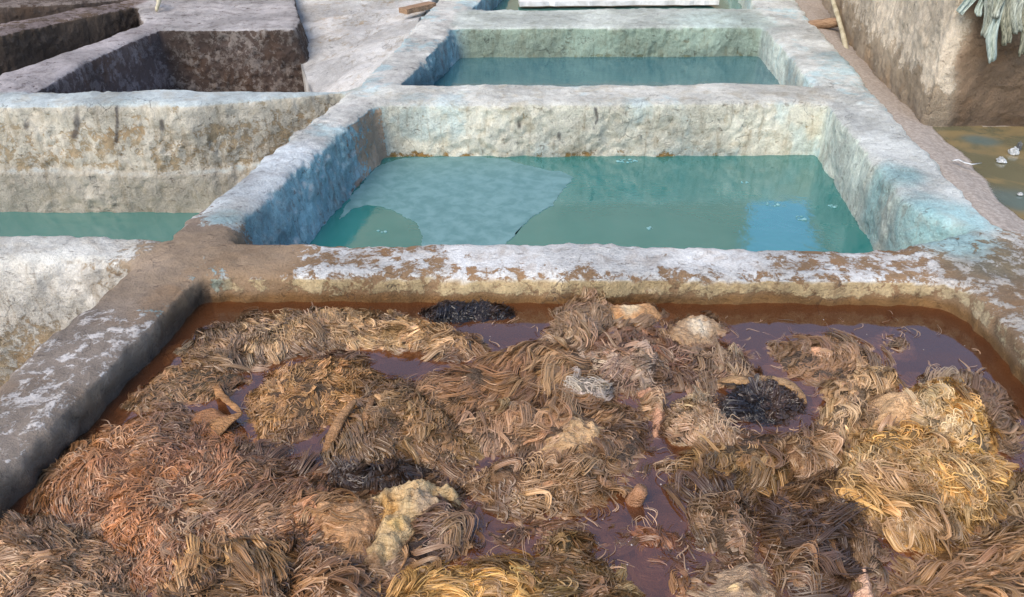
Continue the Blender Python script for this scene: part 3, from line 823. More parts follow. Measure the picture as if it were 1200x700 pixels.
def fleece(px, label, colr, name='sheepskin', cat='sheepskin', hidec=None, height=.05, edge=.10, lump=.5, lfreq=9, grow=1.11, group='soaked sheepskins in the brown vat', zoff=0, **kw):
    seed = len(label) * 7 + int(px[0][0]) + int(px[0][1])
    sk = Skin(px, height * .70, edge * 1.3, lump * 2.0, lfreq, seed, grow, zoff)
    root = empty(name, (sk.c[0], sk.c[1], ZW - .05), label, cat, group)
    hm = hide_mesh(sk, np.asarray(colr) * .26 if hidec is None else hidec)  # hide under wool darkened: shade between the locks put into its colour
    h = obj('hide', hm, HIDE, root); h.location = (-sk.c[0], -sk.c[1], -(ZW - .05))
    w = wool_for(sk, colr, seed=seed, parent=root, **kw)
    if w: w.location = h.location
    return root, sk

def hide_lump(px, label, colr, height=.06, edge=.06, lump=.35, lfreq=12, detail=.010, patches=(), wool=None, group='bare hides in the brown vat', name='raw_hide', grow=1.11, zoff=0, fringe='auto'):
    if isinstance(fringe, str): fringe = C(150, 122, 94)
    seed = len(label) * 5 + int(px[0][0])
    sk = Skin(px, height * .8, edge * 1.35, lump * 1.3, lfreq, seed, grow, zoff)
    root = empty(name, (sk.c[0], sk.c[1], ZW - .05), label, 'hide', group)
    h = obj('hide', hide_mesh(sk, colr, step=.005, detail=detail, patches=patches, var=.3), HIDE, root); h.location = (-sk.c[0], -sk.c[1], -(ZW - .05))
    if wool:
        w = wool_for(sk, seed=seed, parent=root, **wool)
        if w: w.location = h.location
    if fringe is not None:
        w = wool_for(sk, fringe, seed=seed + 5, parent=root, inner=-.035, mask=lambda xy: sk.sd(xy) < .018 + .02 * rng.random(len(xy)), L=.045, wd=.009, curl=1.6, lift=.5, name='wool_fringe', dens=1.0, swirl=1.5)
        if w: w.location = h.location
    return root, sk

# left side
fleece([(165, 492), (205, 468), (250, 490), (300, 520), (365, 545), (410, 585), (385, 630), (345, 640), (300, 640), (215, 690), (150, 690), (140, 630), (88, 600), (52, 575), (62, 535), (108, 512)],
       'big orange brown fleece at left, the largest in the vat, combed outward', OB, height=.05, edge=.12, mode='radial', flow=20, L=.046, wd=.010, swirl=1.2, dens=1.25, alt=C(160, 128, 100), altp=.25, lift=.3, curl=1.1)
fleece([(-20, 618), (50, 600), (108, 618), (140, 655), (150, 740), (-20, 760), (-70, 690)],
       'pale grey brown matted fleece in the bottom left corner', C(190, 152, 114), height=.06, lump=.8, lfreq=11, L=.026, wd=.010, mode='dir', flow=60, curl=2.2, freq=7, lift=.3, swirl=1.8)
fleece([(200, 655), (250, 622), (330, 612), (362, 650), (358, 735), (190, 740)],
       'dark brown fleece of loose yellow tipped curls at the bottom edge, left of centre', C(116, 92, 66), height=.06, L=.06, wd=.012, flow=250, curl=2.4, freq=7, lift=.5, alt=OCH, altp=.3, cvar=.35, swirl=1.3)
fleece([(232, 402), (270, 380), (330, 370), (400, 362), (470, 370), (540, 388), (556, 404), (520, 420), (470, 402), (400, 402), (350, 412), (300, 420), (255, 432), (228, 425)],
       'long tan grey curly fleece lying along the far left of the brown vat', C(184, 150, 108), height=.05, edge=.06, flow=265, L=.045, wd=.012, curl=1.9, freq=6, lift=.45, swirl=1.1, alt=C(140, 116, 92), altp=.3)
fleece([(140, 468), (190, 430), (240, 424), (290, 436), (275, 455), (215, 468), (180, 478)],
       'thin olive tan fleece half sunk beside the left rim', OLV, height=.022, edge=.05, flow=210, L=.045, wd=.009, lift=.2, alt=TAN, altp=.3)
fleece([(300, 455), (330, 430), (380, 418), (430, 428), (452, 450), (436, 472), (380, 490), (340, 512), (312, 502), (296, 478)],
       'round ochre fleece fanning outward, right of the twisted leather strip', OCH, height=.06, edge=.10, mode='radial', flow=-15, L=.042, wd=.010, curl=1.2, lift=.4)
fleece([(405, 475), (440, 442), (500, 448), (522, 482), (562, 502), (548, 540), (480, 545), (420, 552), (385, 535), (393, 492)],
       'olive brown shaggy fleece left of centre with folded leather legs', C(158, 126, 84), height=.06, flow=235, L=.048, wd=.011, curl=1.5, lift=.4, alt=C(116, 92, 66), altp=.3)
fleece([(330, 575), (362, 600), (390, 640), (440, 660), (450, 735), (345, 740), (325, 650)],
       'brown fleece with thick ringlets at the bottom edge below the combed tan hide', C(144, 108, 76), height=.05, flow=265, L=.062, wd=.012, curl=2.2, freq=6, lift=.45, alt=DB, altp=.35, cvar=.3)
# centre
fleece([(470, 462), (530, 425), (590, 405), (655, 395), (700, 418), (725, 470), (680, 482), (600, 472), (545, 482), (505, 480)],
       'brown fleece with long straight hair swept to the left, under the black fleece', C(172, 136, 98), height=.045, flow=200, L=.11, wd=.008, curl=.9, freq=4, lift=.16, swirl=.45, spread=.18, dens=1.3, alt=C(142, 106, 76), altp=.3)
fleece([(520, 482), (600, 468), (690, 462), (742, 472), (736, 500), (700, 520), (640, 540), (565, 525)],
       'grey brown fleece in the middle of the vat around the rounded tan lump', GT, height=.06, flow=200, L=.075, wd=.010, curl=1.2, lift=.22, swirl=.7, alt=C(190, 164, 128), altp=.22)
fleece([(552, 548), (620, 530), (692, 522), (726, 542), (702, 580), (632, 602), (580, 592), (550, 572)],
       'clotted tan fleece with drooping tails, below the rounded tan lump', C(162, 130, 96), height=.055, flow=285, L=.055, wd=.014, curl=1.6, lift=.35, dens=.8, hidec=C(120, 92, 66), lump=.9, lfreq=13)
fleece(ell(545, 362, 54, 9), 'long black fleece floating against the front rim wall', BK, height=.035, alt=C(70, 54, 44), altp=.3, edge=.04, mode='radial', L=.030, wd=.009, curl=1.8, lift=.5, hidec=BK)
fleece(ell(540, 400, 22, 11), 'small black curly tuft just below the long black fleece', BK * 1.2, height=.04, edge=.04, flow=260, L=.04, wd=.008, curl=1.8, lift=.5, hidec=BK)
fleece([(640, 388), (660, 354), (690, 345), (722, 362), (704, 395), (664, 410)],
       'upright grey brown tuft of fleece touching the front rim wall', C(150, 122, 94), height=.07, edge=.06, flow=80, L=.065, wd=.010, curl=1.3, lift=.5)
fleece([(690, 402), (750, 378), (800, 395), (850, 392), (890, 420), (862, 448), (790, 452), (725, 442)],
       'dark reddish brown wet fleece left of the pale hide with black wool', RED, height=.035, flow=190, L=.055, wd=.011, curl=1.8, lift=.35, alt=C(160, 132, 104), altp=.4, cvar=.35, lump=.9)
fleece(ell(684, 458, 30, 17), 'grey white wisp of fleece above the rounded tan lump', C(190, 178, 164), height=.07, edge=.05, mode='radial', L=.045, wd=.007, curl=1.4, lift=.35, dens=1.3)
fleece(ell(735, 432, 50, 26), 'knotted brown fleece at the centre beside the grey white wisp', C(150, 120, 96), height=.06, edge=.08, flow=120, L=.05, wd=.013, curl=2.0, lift=.4, alt=C(178, 158, 136), altp=.25)
fleece([(778, 478), (800, 458), (838, 458), (852, 492), (885, 512), (830, 518), (788, 512)],
       'pale clotted fleece left of the oval black fleece', C(190, 162, 134), height=.06, edge=.06, flow=230, L=.035, wd=.013, curl=2, lift=.35, lump=.9, alt=PALEW, altp=.3)
fleece(ell(890, 470, 44, 21, 4), 'oval black fleece in the right half with a tan leather edge', BK, height=.06, alt=C(70, 54, 44), altp=.3, edge=.06, mode='radial', L=.032, wd=.009, curl=1.7, lift=.45, hidec=BK)
fleece(ell(445, 555, 58, 15, -6), 'dark brown ropy curls above the pale crusted hide', DB * .8, height=.07, edge=.05, flow=250, L=.05, wd=.009, curl=2.2, lift=.5, hidec=DB * .5)
fleece([(505, 575), (545, 588), (552, 640), (505, 665), (468, 655), (480, 620)],
       'dark fleece hanging on the right side of the pale crusted hide', C(104, 82, 68), height=.06, edge=.07, flow=300, L=.06, wd=.010, curl=1.6, lift=.35, alt=C(150, 118, 86), altp=.3)
fleece([(430, 690), (510, 655), (598, 642), (640, 665), (662, 740), (420, 750)],
       'golden yellow fleece at the bottom edge, under the pale crusted hide', GOLD, height=.05, flow=285, L=.05, wd=.011, curl=1.9, lift=.45, alt=C(150, 118, 76), altp=.3)
fleece([(615, 675), (645, 622), (676, 622), (706, 652), (745, 690), (735, 740), (640, 740)],
       'yellow brown lumpy fleece at the bottom edge, right of the golden one', C(166, 138, 90), height=.06, edge=.08, flow=300, L=.05, wd=.012, curl=2.0, lift=.45, lump=.9, alt=C(120, 98, 74), altp=.35)
# right side
fleece([(895, 402), (950, 388), (1010, 396), (1042, 420), (1000, 448), (930, 442)],
       'wispy brown fleece drifting into the open purple liquid', C(150, 124, 98), height=.03, edge=.08, flow=40, L=.06, wd=.009, curl=1.5, lift=.25, swirl=1.0, alt=C(176, 146, 118), altp=.3)
fleece([(968, 470), (985, 440), (1020, 428), (1062, 436), (1058, 452), (1015, 470), (1002, 505), (962, 500)],
       'combed pale tan wool wrapped around the bare pinkish hide', C(196, 164, 124), height=.085, edge=.08, flow=245, L=.075, wd=.008, curl=.9, lift=.2, swirl=.5, dens=1.2)
fleece([(1058, 452), (1108, 450), (1150, 472), (1168, 512), (1140, 542), (1088, 534), (1056, 505)],
       'pale cream grey fluffy fleece at right, next to the bare pinkish hide', C(202, 176, 134), height=.10, edge=.08, flow=200, L=.04, wd=.010, curl=1.6, lift=.3, swirl=1.5, alt=GOLD, altp=.25)
fleece([(985, 515), (1060, 498), (1140, 530), (1182, 545), (1172, 582), (1140, 622), (1100, 642), (1060, 632), (1020, 602), (985, 572)],
       'large golden yellow fleece on the right side of the vat', GOLD, height=.085, edge=.12, flow=235, L=.055, wd=.013, curl=1.7, lift=.4, swirl=1.3, alt=C(190, 158, 112), altp=.35, lump=.6)
fleece([(1066, 436), (1110, 430), (1170, 448), (1195, 490), (1178, 515), (1150, 500), (1112, 462)],
       'grey brown fleece trailing wisps at the right edge of the floating heap', C(148, 126, 102), height=.04, edge=.06, flow=0, L=.055, wd=.009, curl=1.5, lift=.25)
fleece([(1050, 655), (1110, 625), (1160, 590), (1240, 600), (1260, 740), (1030, 745)],
       'long combed tan fleece in the bottom right corner', C(176, 140, 96), height=.05, edge=.12, flow=300, L=.085, wd=.012, curl=1.1, lift=.25, swirl=.6, alt=C(156, 122, 88), altp=.3)
fleece([(1172, 560), (1200, 548), (1260, 555), (1250, 610), (1180, 608)],
       'small olive fleece sinking against the right rim', C(150, 122, 84), height=.03, edge=.06, flow=20, L=.05, wd=.010, curl=1.3, lift=.25)
fleece([(772, 535), (830, 516), (892, 514), (932, 540), (920, 572), (868, 582), (806, 578), (785, 560)],
       'dark tan fleece with long arched locks, right of the stubby leg', C(150, 118, 76), height=.055, edge=.08, flow=210, L=.08, wd=.011, curl=1.3, lift=.35, swirl=.8, alt=DB, altp=.25)
fleece(ell(950, 528, 46, 28), 'brown clotted fleece between the arched locks and the golden fleece', C(162, 130, 98), height=.07, edge=.08, flow=265, L=.06, wd=.012, curl=1.4, lift=.3, hidec=C(130, 100, 74), dens=.85)
fleece([(828, 582), (872, 572), (892, 612), (880, 652), (832, 642), (808, 612)],
       'grey brown bunched fleece left of the long drooping locks', C(140, 112, 84), height=.04, edge=.06, flow=265, L=.045, wd=.014, curl=1.7, lift=.4, lump=1)
fleece([(898, 562), (970, 556), (1004, 600), (990, 690), (925, 690), (882, 622)],
       'brown fleece of long drooping locks at the bottom, right of the rounded pale hide', C(138, 106, 74), height=.06, edge=.10, flow=300, L=.085, wd=.013, curl=1.5, lift=.35, swirl=.7, alt=DB, altp=.3)
fleece([(985, 570), (1025, 600), (1060, 640), (1040, 690), (1010, 655), (990, 620)],
       'grey brown half sunk fleece below the golden fleece', C(140, 116, 92), height=.025, edge=.06, flow=200, L=.05, wd=.011, curl=1.5, lift=.3)
# low sunken wool that joins the heaps
fleece([(690, 482), (742, 470), (770, 510), (750, 545), (705, 540), (680, 515)], 'low wet brown fleece between the rounded tan lump and the pink strip', C(140, 114, 90), height=.02, edge=.06, flow=250, L=.06, wd=.010, lift=.25, curl=1.6)
fleece([(545, 590), (600, 600), (690, 592), (722, 606), (640, 630), (570, 640)], 'nearly drowned brown fleece below the clotted tan one', C(124, 92, 66), height=.004, edge=.06, flow=0, L=.065, wd=.009, lift=.15, curl=1.2, dens=.6)
fleece([(895, 500), (960, 478), (1000, 505), (975, 520), (925, 522)], 'streaky brown fleece half under the liquid, right of the oval black fleece', C(146, 116, 92), height=.012, edge=.06, flow=190, L=.08, wd=.009, lift=.15, curl=.8)
fleece([(250, 520), (300, 512), (380, 530), (400, 552), (330, 545), (270, 540)], 'drowned dark brown wool at the upper edge of the big orange fleece', C(132, 98, 72), height=.012, edge=.06, flow=20, L=.06, wd=.009, lift=.2, curl=1.3)
fleece([(350, 410), (400, 402), (440, 408), (420, 428), (370, 432)], 'thin brown fleece lying flat between the tan grey and the ochre fleeces', C(150, 118, 92), height=.012, edge=.05, flow=10, L=.07, wd=.009, lift=.15, curl=.9)
fleece([(840, 500), (905, 500), (935, 520), (905, 545), (850, 535)], 'dark tangled fleece under the oval black fleece', C(128, 102, 80), height=.03, edge=.06, flow=220, L=.055, wd=.010, lift=.35, curl=1.8)
fleece([(730, 650), (760, 600), (815, 590), (830, 640), (800, 660)], 'murky drowned fleece in the open liquid at the bottom', C(116, 82, 62), height=-.004, edge=.07, flow=270, L=.06, wd=.009, lift=.1, curl=1.3, dens=.35)
# small sunken tufts
for px, lab, cc in ((ell(800, 676, 16, 20), 'small sunken tuft of tan wool in open brown liquid at the bottom', C(150, 108, 72)),
                    (ell(712, 622, 44, 12), 'thin floating tuft of brown wool below the stubby leg', C(150, 118, 88)),
                    (ell(772, 628, 24, 16), 'orange brown sunken tuft in the open liquid near the stubby leg', C(150, 100, 66)),
                    (ell(215, 402, 20, 9, -20), 'tiny pale scrap of wool floating by the left rim', C(170, 150, 120)),
                    (ell(1050, 398, 12, 16, 30), 'tiny wisp of wool alone in the purple liquid at right', C(150, 126, 104))):
    fleece(px, lab, cc, name='wool_tuft', cat='wool', height=.006, edge=.05, L=.045, wd=.007, curl=1.8, lift=.2, dens=.7, group='small tufts of wool in the brown vat')

# bare hides
hide_lump([(424, 664), (436, 625), (444, 592), (420, 588), (444, 572), (470, 566), (500, 560), (528, 570), (540, 590), (524, 612), (500, 622), (482, 644), (452, 682)],
          'pale crusted yellow white hide with torn folds, bottom centre', C(190, 164, 122), height=.06, edge=.10, lump=.8, lfreq=15, detail=.024,
          patches=((452, 590, .05, C(190, 150, 92)), (500, 590, .05, C(168, 146, 120)), (480, 640, .05, C(110, 94, 80)), (462, 612, .03, C(206, 172, 112)), (430, 655, .04, C(140, 112, 84))))
hide_lump([(345, 585), (398, 576), (452, 588), (440, 642), (392, 655), (352, 622)],
          'smooth combed tan hide left of the pale crusted hide', C(178, 138, 98), height=.06, edge=.08, lump=.3, detail=.010, wool=dict(colr=C(178, 138, 96), flow=200, L=.09, wd=.010, lift=.1, curl=.7, swirl=.4, spread=.15, dens=.7))
hide_lump(ell(668, 506, 44, 30), 'rounded tan lump of bare hide in the middle of the vat', C(188, 156, 116), height=.06, edge=.12, lump=.6, detail=.014,
          wool=dict(colr=C(178, 152, 122), flow=150, L=.08, wd=.006, lift=.12, curl=.8, swirl=.5, dens=.35))
hide_lump([(998, 482), (1018, 456), (1062, 455), (1088, 480), (1072, 497), (1015, 507)],
          'bare pinkish cream hide with dark flecks, upper right of the heap', C(206, 168, 124), height=.09, edge=.09, lump=.35, detail=.007)
hide_lump(ell(815, 384, 36, 20, -8), 'pale white topped hide near the front rim', C(170, 142, 110), height=.04, edge=.08, lump=.7, detail=.014, patches=((820, 376, .05, C(206, 192, 168)),))
hide_lump(ell(737, 366, 46, 11), 'flat folded orange tan hide against the front rim', C(190, 146, 100), height=.045, edge=.05, lump=.3, patches=((738, 358, .04, C(200, 178, 144)),))
hide_lump([(742, 450), (768, 453), (788, 478), (790, 506), (768, 510), (754, 484)],
          'pink strip of bare hide with a white edge, centre right', C(188, 142, 112), height=.05, edge=.06, lump=.6, detail=.012, patches=((775, 462, .035, C(214, 192, 168)),))
hide_lump(ell(872, 688, 48, 44), 'rounded pale grey hide at the bottom edge, right of centre', C(158, 134, 108), height=.055, edge=.16, lump=.5, detail=.010, wool=dict(colr=C(150, 122, 92), flow=250, L=.05, wd=.009, curl=1.6, lift=.3, dens=.16), patches=((862, 680, .02, C(222, 190, 140)), (890, 668, .03, C(150, 120, 96))))
hide_lump([(984, 676), (1000, 645), (1016, 652), (1026, 700), (1012, 735), (988, 730)],
          'pinkish wrinkled hide at the bottom edge below the drooping locks', C(212, 172, 144), height=.05, edge=.06, lump=.8, detail=.016, patches=((988, 690, .03, C(176, 184, 196)),))
hide_lump([(930, 404), (960, 402), (985, 414), (975, 424), (945, 420)], 'small pink hide fold in the wispy brown fleece', C(206, 158, 122), height=.05, edge=.04, detail=.006)
hide_lump([(378, 690), (410, 672), (440, 684), (452, 730), (385, 735)], 'brown and white streaked hide at the bottom edge left of centre', C(176, 148, 122), height=.06, edge=.06, detail=.014, patches=((400, 684, .04, C(214, 200, 180)),))
print('locks', N_LOCKS[0])

# ------------------------------------------------------------------ scum on the middle vat
FILM = mat_plain('milky_lime_film', (.085, .18, .175, 1), (.135, .245, .24, 1), 10, .5, .03)
def flat_sheet(name, pts, zz, mat, label, cat, jit=.02, th=.003, seed=0, group=None):
    pl = chaikin(np.array(pts), 3)
    # add points so that the ragged border has small teeth
    q = []
    for a, b in zip(pl, np.roll(pl, -1, 0)):
        m = max(1, int(np.linalg.norm(b - a) / .006))
        for i in range(m): q.append(a + (b - a) * i / m)
    q = np.array(q); q3 = np.c_[q, np.zeros(len(q))]
    q = q + jit * np.stack([fbm(q3, 7, 5, seed, .65), fbm(q3, 7, 5, seed + 50, .65)], 1) + jit * .10 * np.stack([fbm(q3, 34, 3, seed, .6), fbm(q3, 34, 3, seed + 50, .6)], 1)
    c = q.mean(0); n = len(q); q = q - c
    vs = [(x, y, 0) for x, y in q] + [(x, y, -th) for x, y in q]
    ar = sum(q[i][0] * q[(i + 1) % n][1] - q[(i + 1) % n][0] * q[i][1] for i in range(n))
    fs = [tuple(range(n)), tuple(range(2 * n - 1, n - 1, -1))] + [(i, n + i, n + (i + 1) % n, (i + 1) % n) for i in range(n)]
    if ar < 0: fs = [f[::-1] for f in fs]
    me = bpy.data.meshes.new(name); me.from_pydata(vs, [], fs)
    o = obj(name, me, mat); o.location = (c[0], c[1], zz + .002); tag(o, label, cat, group); return o
flat_sheet('lime_film', [P(*q, ZM) for q in ((455, 186), (530, 183), (590, 186), (630, 199), (676, 204), (660, 228), (635, 248), (605, 268), (585, 300), (488, 300), (495, 270), (470, 252), (432, 238), (405, 252), (395, 262), (412, 225))],
           ZM, FILM, 'milky pale film floating over the left half of the middle teal vat', 'film', .055, seed=4)
FO = mat_plain('foam', (.10, .24, .24, 1), (.2, .36, .36, 1), 60, .4, .3)
def bubbles(name, px, py, rx, ry, n, label):
    """A loose ring of tiny bubbles on the middle vat."""
    c = np.array(P(px, py, ZM)); vs, fs = [], []
    for _ in range(n):
        a = random.uniform(0, 6.283); q = random.uniform(.35, 1) ** .5
        x, y = rx * q * math.cos(a), ry * q * math.sin(a); r = .0055 * math.exp(random.gauss(0, .4)); o = len(vs)
        for rr, hz in ((1, 0), (.75, .35), (.3, .5)):
            for k in range(7): vs.append((x + r * rr * math.cos(k * .8976), y + r * rr * math.sin(k * .8976), r * hz))
        for lvl in (0, 1):
            for k in range(7): p0 = o + lvl * 7 + k; p1 = o + lvl * 7 + (k + 1) % 7; fs.append((p0, p1, p1 + 7, p0 + 7))
        fs.append(tuple(o + 14 + k for k in range(7)))
    me = bpy.data.meshes.new(name); me.from_pydata(vs, [], fs); me.polygons.foreach_set('use_smooth', np.ones(len(fs), bool))
    o = obj(name, me, FO); o.location = (c[0], c[1], ZM + .0012); tag(o, label, 'foam', 'foam flecks on the middle vat')
for px, py, rx, ry, n, lab in ((735, 189, .075, .03, 34, 'flat cluster of foam near the back wall of the middle teal vat'), (905, 240, .04, .03, 16, 'pale foam fleck in the blue reflection, the upper one'),
        (938, 256, .03, .03, 14, 'pale foam fleck in the blue reflection, the lower one'), (762, 268, .02, .016, 10, 'tiny foam fleck close behind the front rim'), (872, 214, .025, .018, 14, 'small foam fleck in the middle of the open teal water'),
        (976, 242, .03, .02, 9, 'foam fleck close to the right wall of the middle vat'), (448, 271, .03, .02, 8, 'foam fleck in the dark teal bay left of the milky film')):
    bubbles('foam_fleck', px, py, rx, ry, n, lab)

# ------------------------------------------------------------------ plank, board, sticks
WOOD = mat_plain('weathered_wood', (.16, .09, .05, 1), (.34, .22, .13, 1), 14, .8, .5, stretch=(1, 8, 8))
WHITE = mat_plain('limed_board', (.5, .48, .45, 1), (.72, .70, .67, 1), 6, .85, .4)
BAMB = mat_plain('dry_cane', (.30, .25, .15, 1), (.48, .42, .28, 1), 10, .6, .3)
def bar(name, a, b, w, h, mat, label, cat, seg=14, jit=.012, seed=0):
    """A worn plank from a to b with an uneven outline."""
    a, b = np.array(a, float), np.array(b, float); d = b - a; ln = np.linalg.norm(d); d /= ln
    s_ = np.cross((0, 0, 1), d); s_ /= np.linalg.norm(s_); u_ = np.cross(d, s_)
    vs = []; c = (a + b) / 2
    for i in range(seg + 1):
        p_ = a + d * ln * i / seg - c
        j = vnoise(np.array([[i * .6, seed, 0.3], [i * .6, seed + 5, .3]]), 1.3) * jit
        for su, sv_ in ((-1, -1), (1, -1), (1, 1), (-1, 1)):
            vs.append(p_ + s_ * (su * w / 2 + (j[0] if su < 0 else j[1])) + u_ * sv_ * h / 2)
    fs = []
    for i in range(seg):
        for k in range(4):
            q = i * 4 + k; r = i * 4 + (k + 1) % 4
            fs.append((q, r, r + 4, q + 4))
    fs += [(3, 2, 1, 0), tuple(seg * 4 + k for k in range(4))]
    me = bpy.data.meshes.new(name); me.from_pydata([tuple(x) for x in vs], [], fs)
    o = obj(name, me, mat); o.location = c; tag(o, label, cat); return o
bar('plank', (*P(472, 12), -.01), (*P(507, 6), .005), .13, .05, WOOD, 'short weathered brown plank at the top of the long left wall', 'plank', seed=2)
yb = P(720, 7, ZX + .05)
bar('board', (*P(608, 2, ZX + .06), ZX + .06), (*P(838, 0, ZX + .06), ZX + .06), .34, .05, WHITE, 'white limed board lying across the farthest vat', 'board', seg=40, jit=.03, seed=9)
a, b = V(994, 72, P(985, 60)[1] + .12), V(974, -12, P(974, 20)[1] + .55)
me = tube_mesh('cane', [np.array(a) + (np.array(b) - np.array(a)) * t + np.array((.01 * math.sin(t * 5), 0, 0)) for t in np.linspace(-.1, 1.1, 14)], [.022 + .003 * (i % 4 == 0) for i in range(14)], 8)
tag(obj('cane_stick', me, BAMB), 'pale cane stick leaning behind the right wall', 'stick')
a, b = V(948, 30, P(960, 40)[1] + .5), V(985, 26, P(960, 40)[1] + .5)
me = tube_mesh('stick', [np.array(a) + (np.array(b) - np.array(a)) * t for t in np.linspace(0, 1, 6)], [.045, .05, .046, .05, .045, .04], 8, noise=.006)
tag(obj('log', me, WOOD), 'short thick stick lying level behind the cane stick', 'stick')
a, b = (*P(176, -4, .1), .1), (*P(188, 13, .02), .02)
pts = [np.array(a) + (np.array(b) - np.array(a)) * t + np.array((.05 * math.sin(t * 4), 0, .03 * math.sin(t * 3))) for t in np.linspace(0, 1, 9)]
tag(obj('branch', tube_mesh('branch', pts, np.linspace(.03, .016, 9), 7, noise=.006), BAMB), 'thin pale crooked branch lying on the dark wall at the top left', 'branch')

# ------------------------------------------------------------------ limp greenish skins hanging down the block
STRIP = [mat_plain('green_dyed_skin', (.13, .14, .115, 1), (.42, .44, .36, 1), 18, .6, .7, stretch=(6, 6, 1)),
         mat_plain('olive_dyed_skin', (.10, .105, .075, 1), (.34, .33, .24, 1), 18, .6, .7, stretch=(6, 6, 1)),
         mat_plain('pale_green_skin', (.2, .25, .22, 1), (.48, .53, .46, 1), 18, .6, .7, stretch=(6, 6, 1)),
         mat_plain('charcoal_skin', (.05, .05, .05, 1), (.12, .12, .11, 1), 18, .6, .7, stretch=(6, 6, 1))]
def strip(px0, py0, px1, py1, wpx, mi, out, label):
    a, b = np.array(V(px0, py0, yQ - .06 - out)), np.array(V(px1, py1, yQ - .07 - out))
    w = wpx / 165.0
    n, m = 16, 22; sd_ = px0 * 3 + py1
    vs = []
    for i in range(n):
        t = i / (n - 1); c = a + (b - a) * t + np.array((.012 * math.sin(t * 7 + sd_), .012 * math.sin(t * 5 + sd_), 0))
        tw = .5 * math.sin(sd_) + t * .9 * math.sin(sd_ * 2.3)
        ww = w * (.75 + .35 * math.sin(t * 3 + sd_) ** 2) * (1 if t < .97 else .85)
        for k in range(m):
            th = 2 * math.pi * k / m
            x = ww / 2 * math.cos(th); y = .010 * math.sin(th) + .016 * math.sin(x / ww * 13 + sd_ + t * 2)
            vs.append(c + np.array((x * math.cos(tw) - y * math.sin(tw), x * math.sin(tw) * .5 + y * math.cos(tw), .012 * math.sin(x * 60 + sd_) * t)))
    fs = [(i * m + k, i * m + (k + 1) % m, (i + 1) * m + (k + 1) % m, (i + 1) * m + k) for i in range(n - 1) for k in range(m)]
    fs += [tuple(range(m))[::-1], tuple((n - 1) * m + k for k in range(m))]
    c0 = vs and np.mean(vs, 0)
    me = bpy.data.meshes.new('hanging_skin'); me.from_pydata([tuple(p_ - c0) for p_ in vs], [], fs)
    me.polygons.foreach_set('use_smooth', np.ones(len(me.polygons), bool))
    o = obj('hanging_skin', me, STRIP[mi]); o.location = c0
    tag(o, label, 'skin', 'limp dyed skins hanging on the earthen block')
strip(1146, -26, 1127, 15, 11, 2, .0, 'slanting pale green strip of skin, leftmost of the hanging bundle')
strip(1154, -26, 1149, 17, 9, 2, .02, 'short pale green strip hanging second from the left')
strip(1163, -26, 1156, 45, 13, 0, .03, 'long green grey strip hanging left of the one with a bluish end')
strip(1174, -20, 1160, 72, 11, 2, .05, 'longest hanging strip with a pale bluish end')
strip(1181, -26, 1177, 52, 12, 1, .03, 'olive strip hanging just right of the longest strip')
strip(1186, -26, 1184, 38, 10, 3, .0, 'dark charcoal strip hanging deep in the bundle')
strip(1198, -26, 1190, 38, 12, 0, .05, 'green grey strip with a frayed end near the right edge')
strip(1206, -26, 1199, 66, 14, 1, .04, 'broad olive strip hanging at the right edge of the picture')
strip(1176, -26, 1170, 20, 14, 0, .06, 'short broad green fold on top of the hanging bundle')

# ------------------------------------------------------------------ litter in the wet yard
PLAS = mat_plain('clear_plastic', (.20, .20, .18, 1), (.50, .50, .48, 1), 25, .15, .8, .8)
def crumple(px, py, rx, ry, h, mat, label, cat, name, seed):
    c = P(px, py, ZG); n, m = 12, 18; vs = []
    k = .0033
    for i in range(n):
        for j in range(m):
            th = math.pi * .5 * i / (n - 1) ; ph = 2 * math.pi * j / m
            q = np.array((math.cos(ph) * math.cos(th), math.sin(ph) * math.cos(th), math.sin(th)))
            r = 1 + .45 * fbm(q[None], 2.2, 3, seed)[0]
            vs.append((q[0] * r * rx * k, q[1] * r * ry * k * 2.2, max(0, q[2] * r * h)))
    fs = [(i * m + j, i * m + (j + 1) % m, (i + 1) * m + (j + 1) % m, (i + 1) * m + j) for i in range(n - 1) for j in range(m)]
    fs.append(tuple(range(m))[::-1])
    me = bpy.data.meshes.new(name); me.from_pydata(vs, [], fs)
    o = obj(name, me, mat); o.location = (c[0], c[1], ZG + .004); tag(o, label, cat, 'litter in the wet yard')
crumple(1173, 190, 8, 4, .025, PLAS, 'clear crumpled plastic scrap lying in the puddle', 'litter', 'plastic_scrap', 3)
crumple(1187, 181, 9, 4, .035, PLAS, 'white crumpled bag in the puddle, under the black scrap', 'litter', 'plastic_bag', 8)
crumple(1193, 176, 4, 3, .05, STRIP[3], 'small black scrap sticking up behind the white bag', 'litter', 'black_scrap', 14)
crumple(1195, 229, 5, 2, .012, PLAS, 'small white scrap beside the teal puddle at the right edge', 'litter', 'paper_scrap', 21)
pts = [np.array((*P(px, py, ZG + .03), ZG + .05)) for px, py in ((1114, 193), (1122, 191), (1130, 195), (1138, 196), (1149, 195))]
tag(obj('white_ribbon', tube_mesh('white_ribbon', pts, [.006, .011, .009, .007, .003], 8, .5, noise=.006), PLAS), 'thin white twisted ribbon on the mud strip by the puddle', 'litter', 'litter in the wet yard')

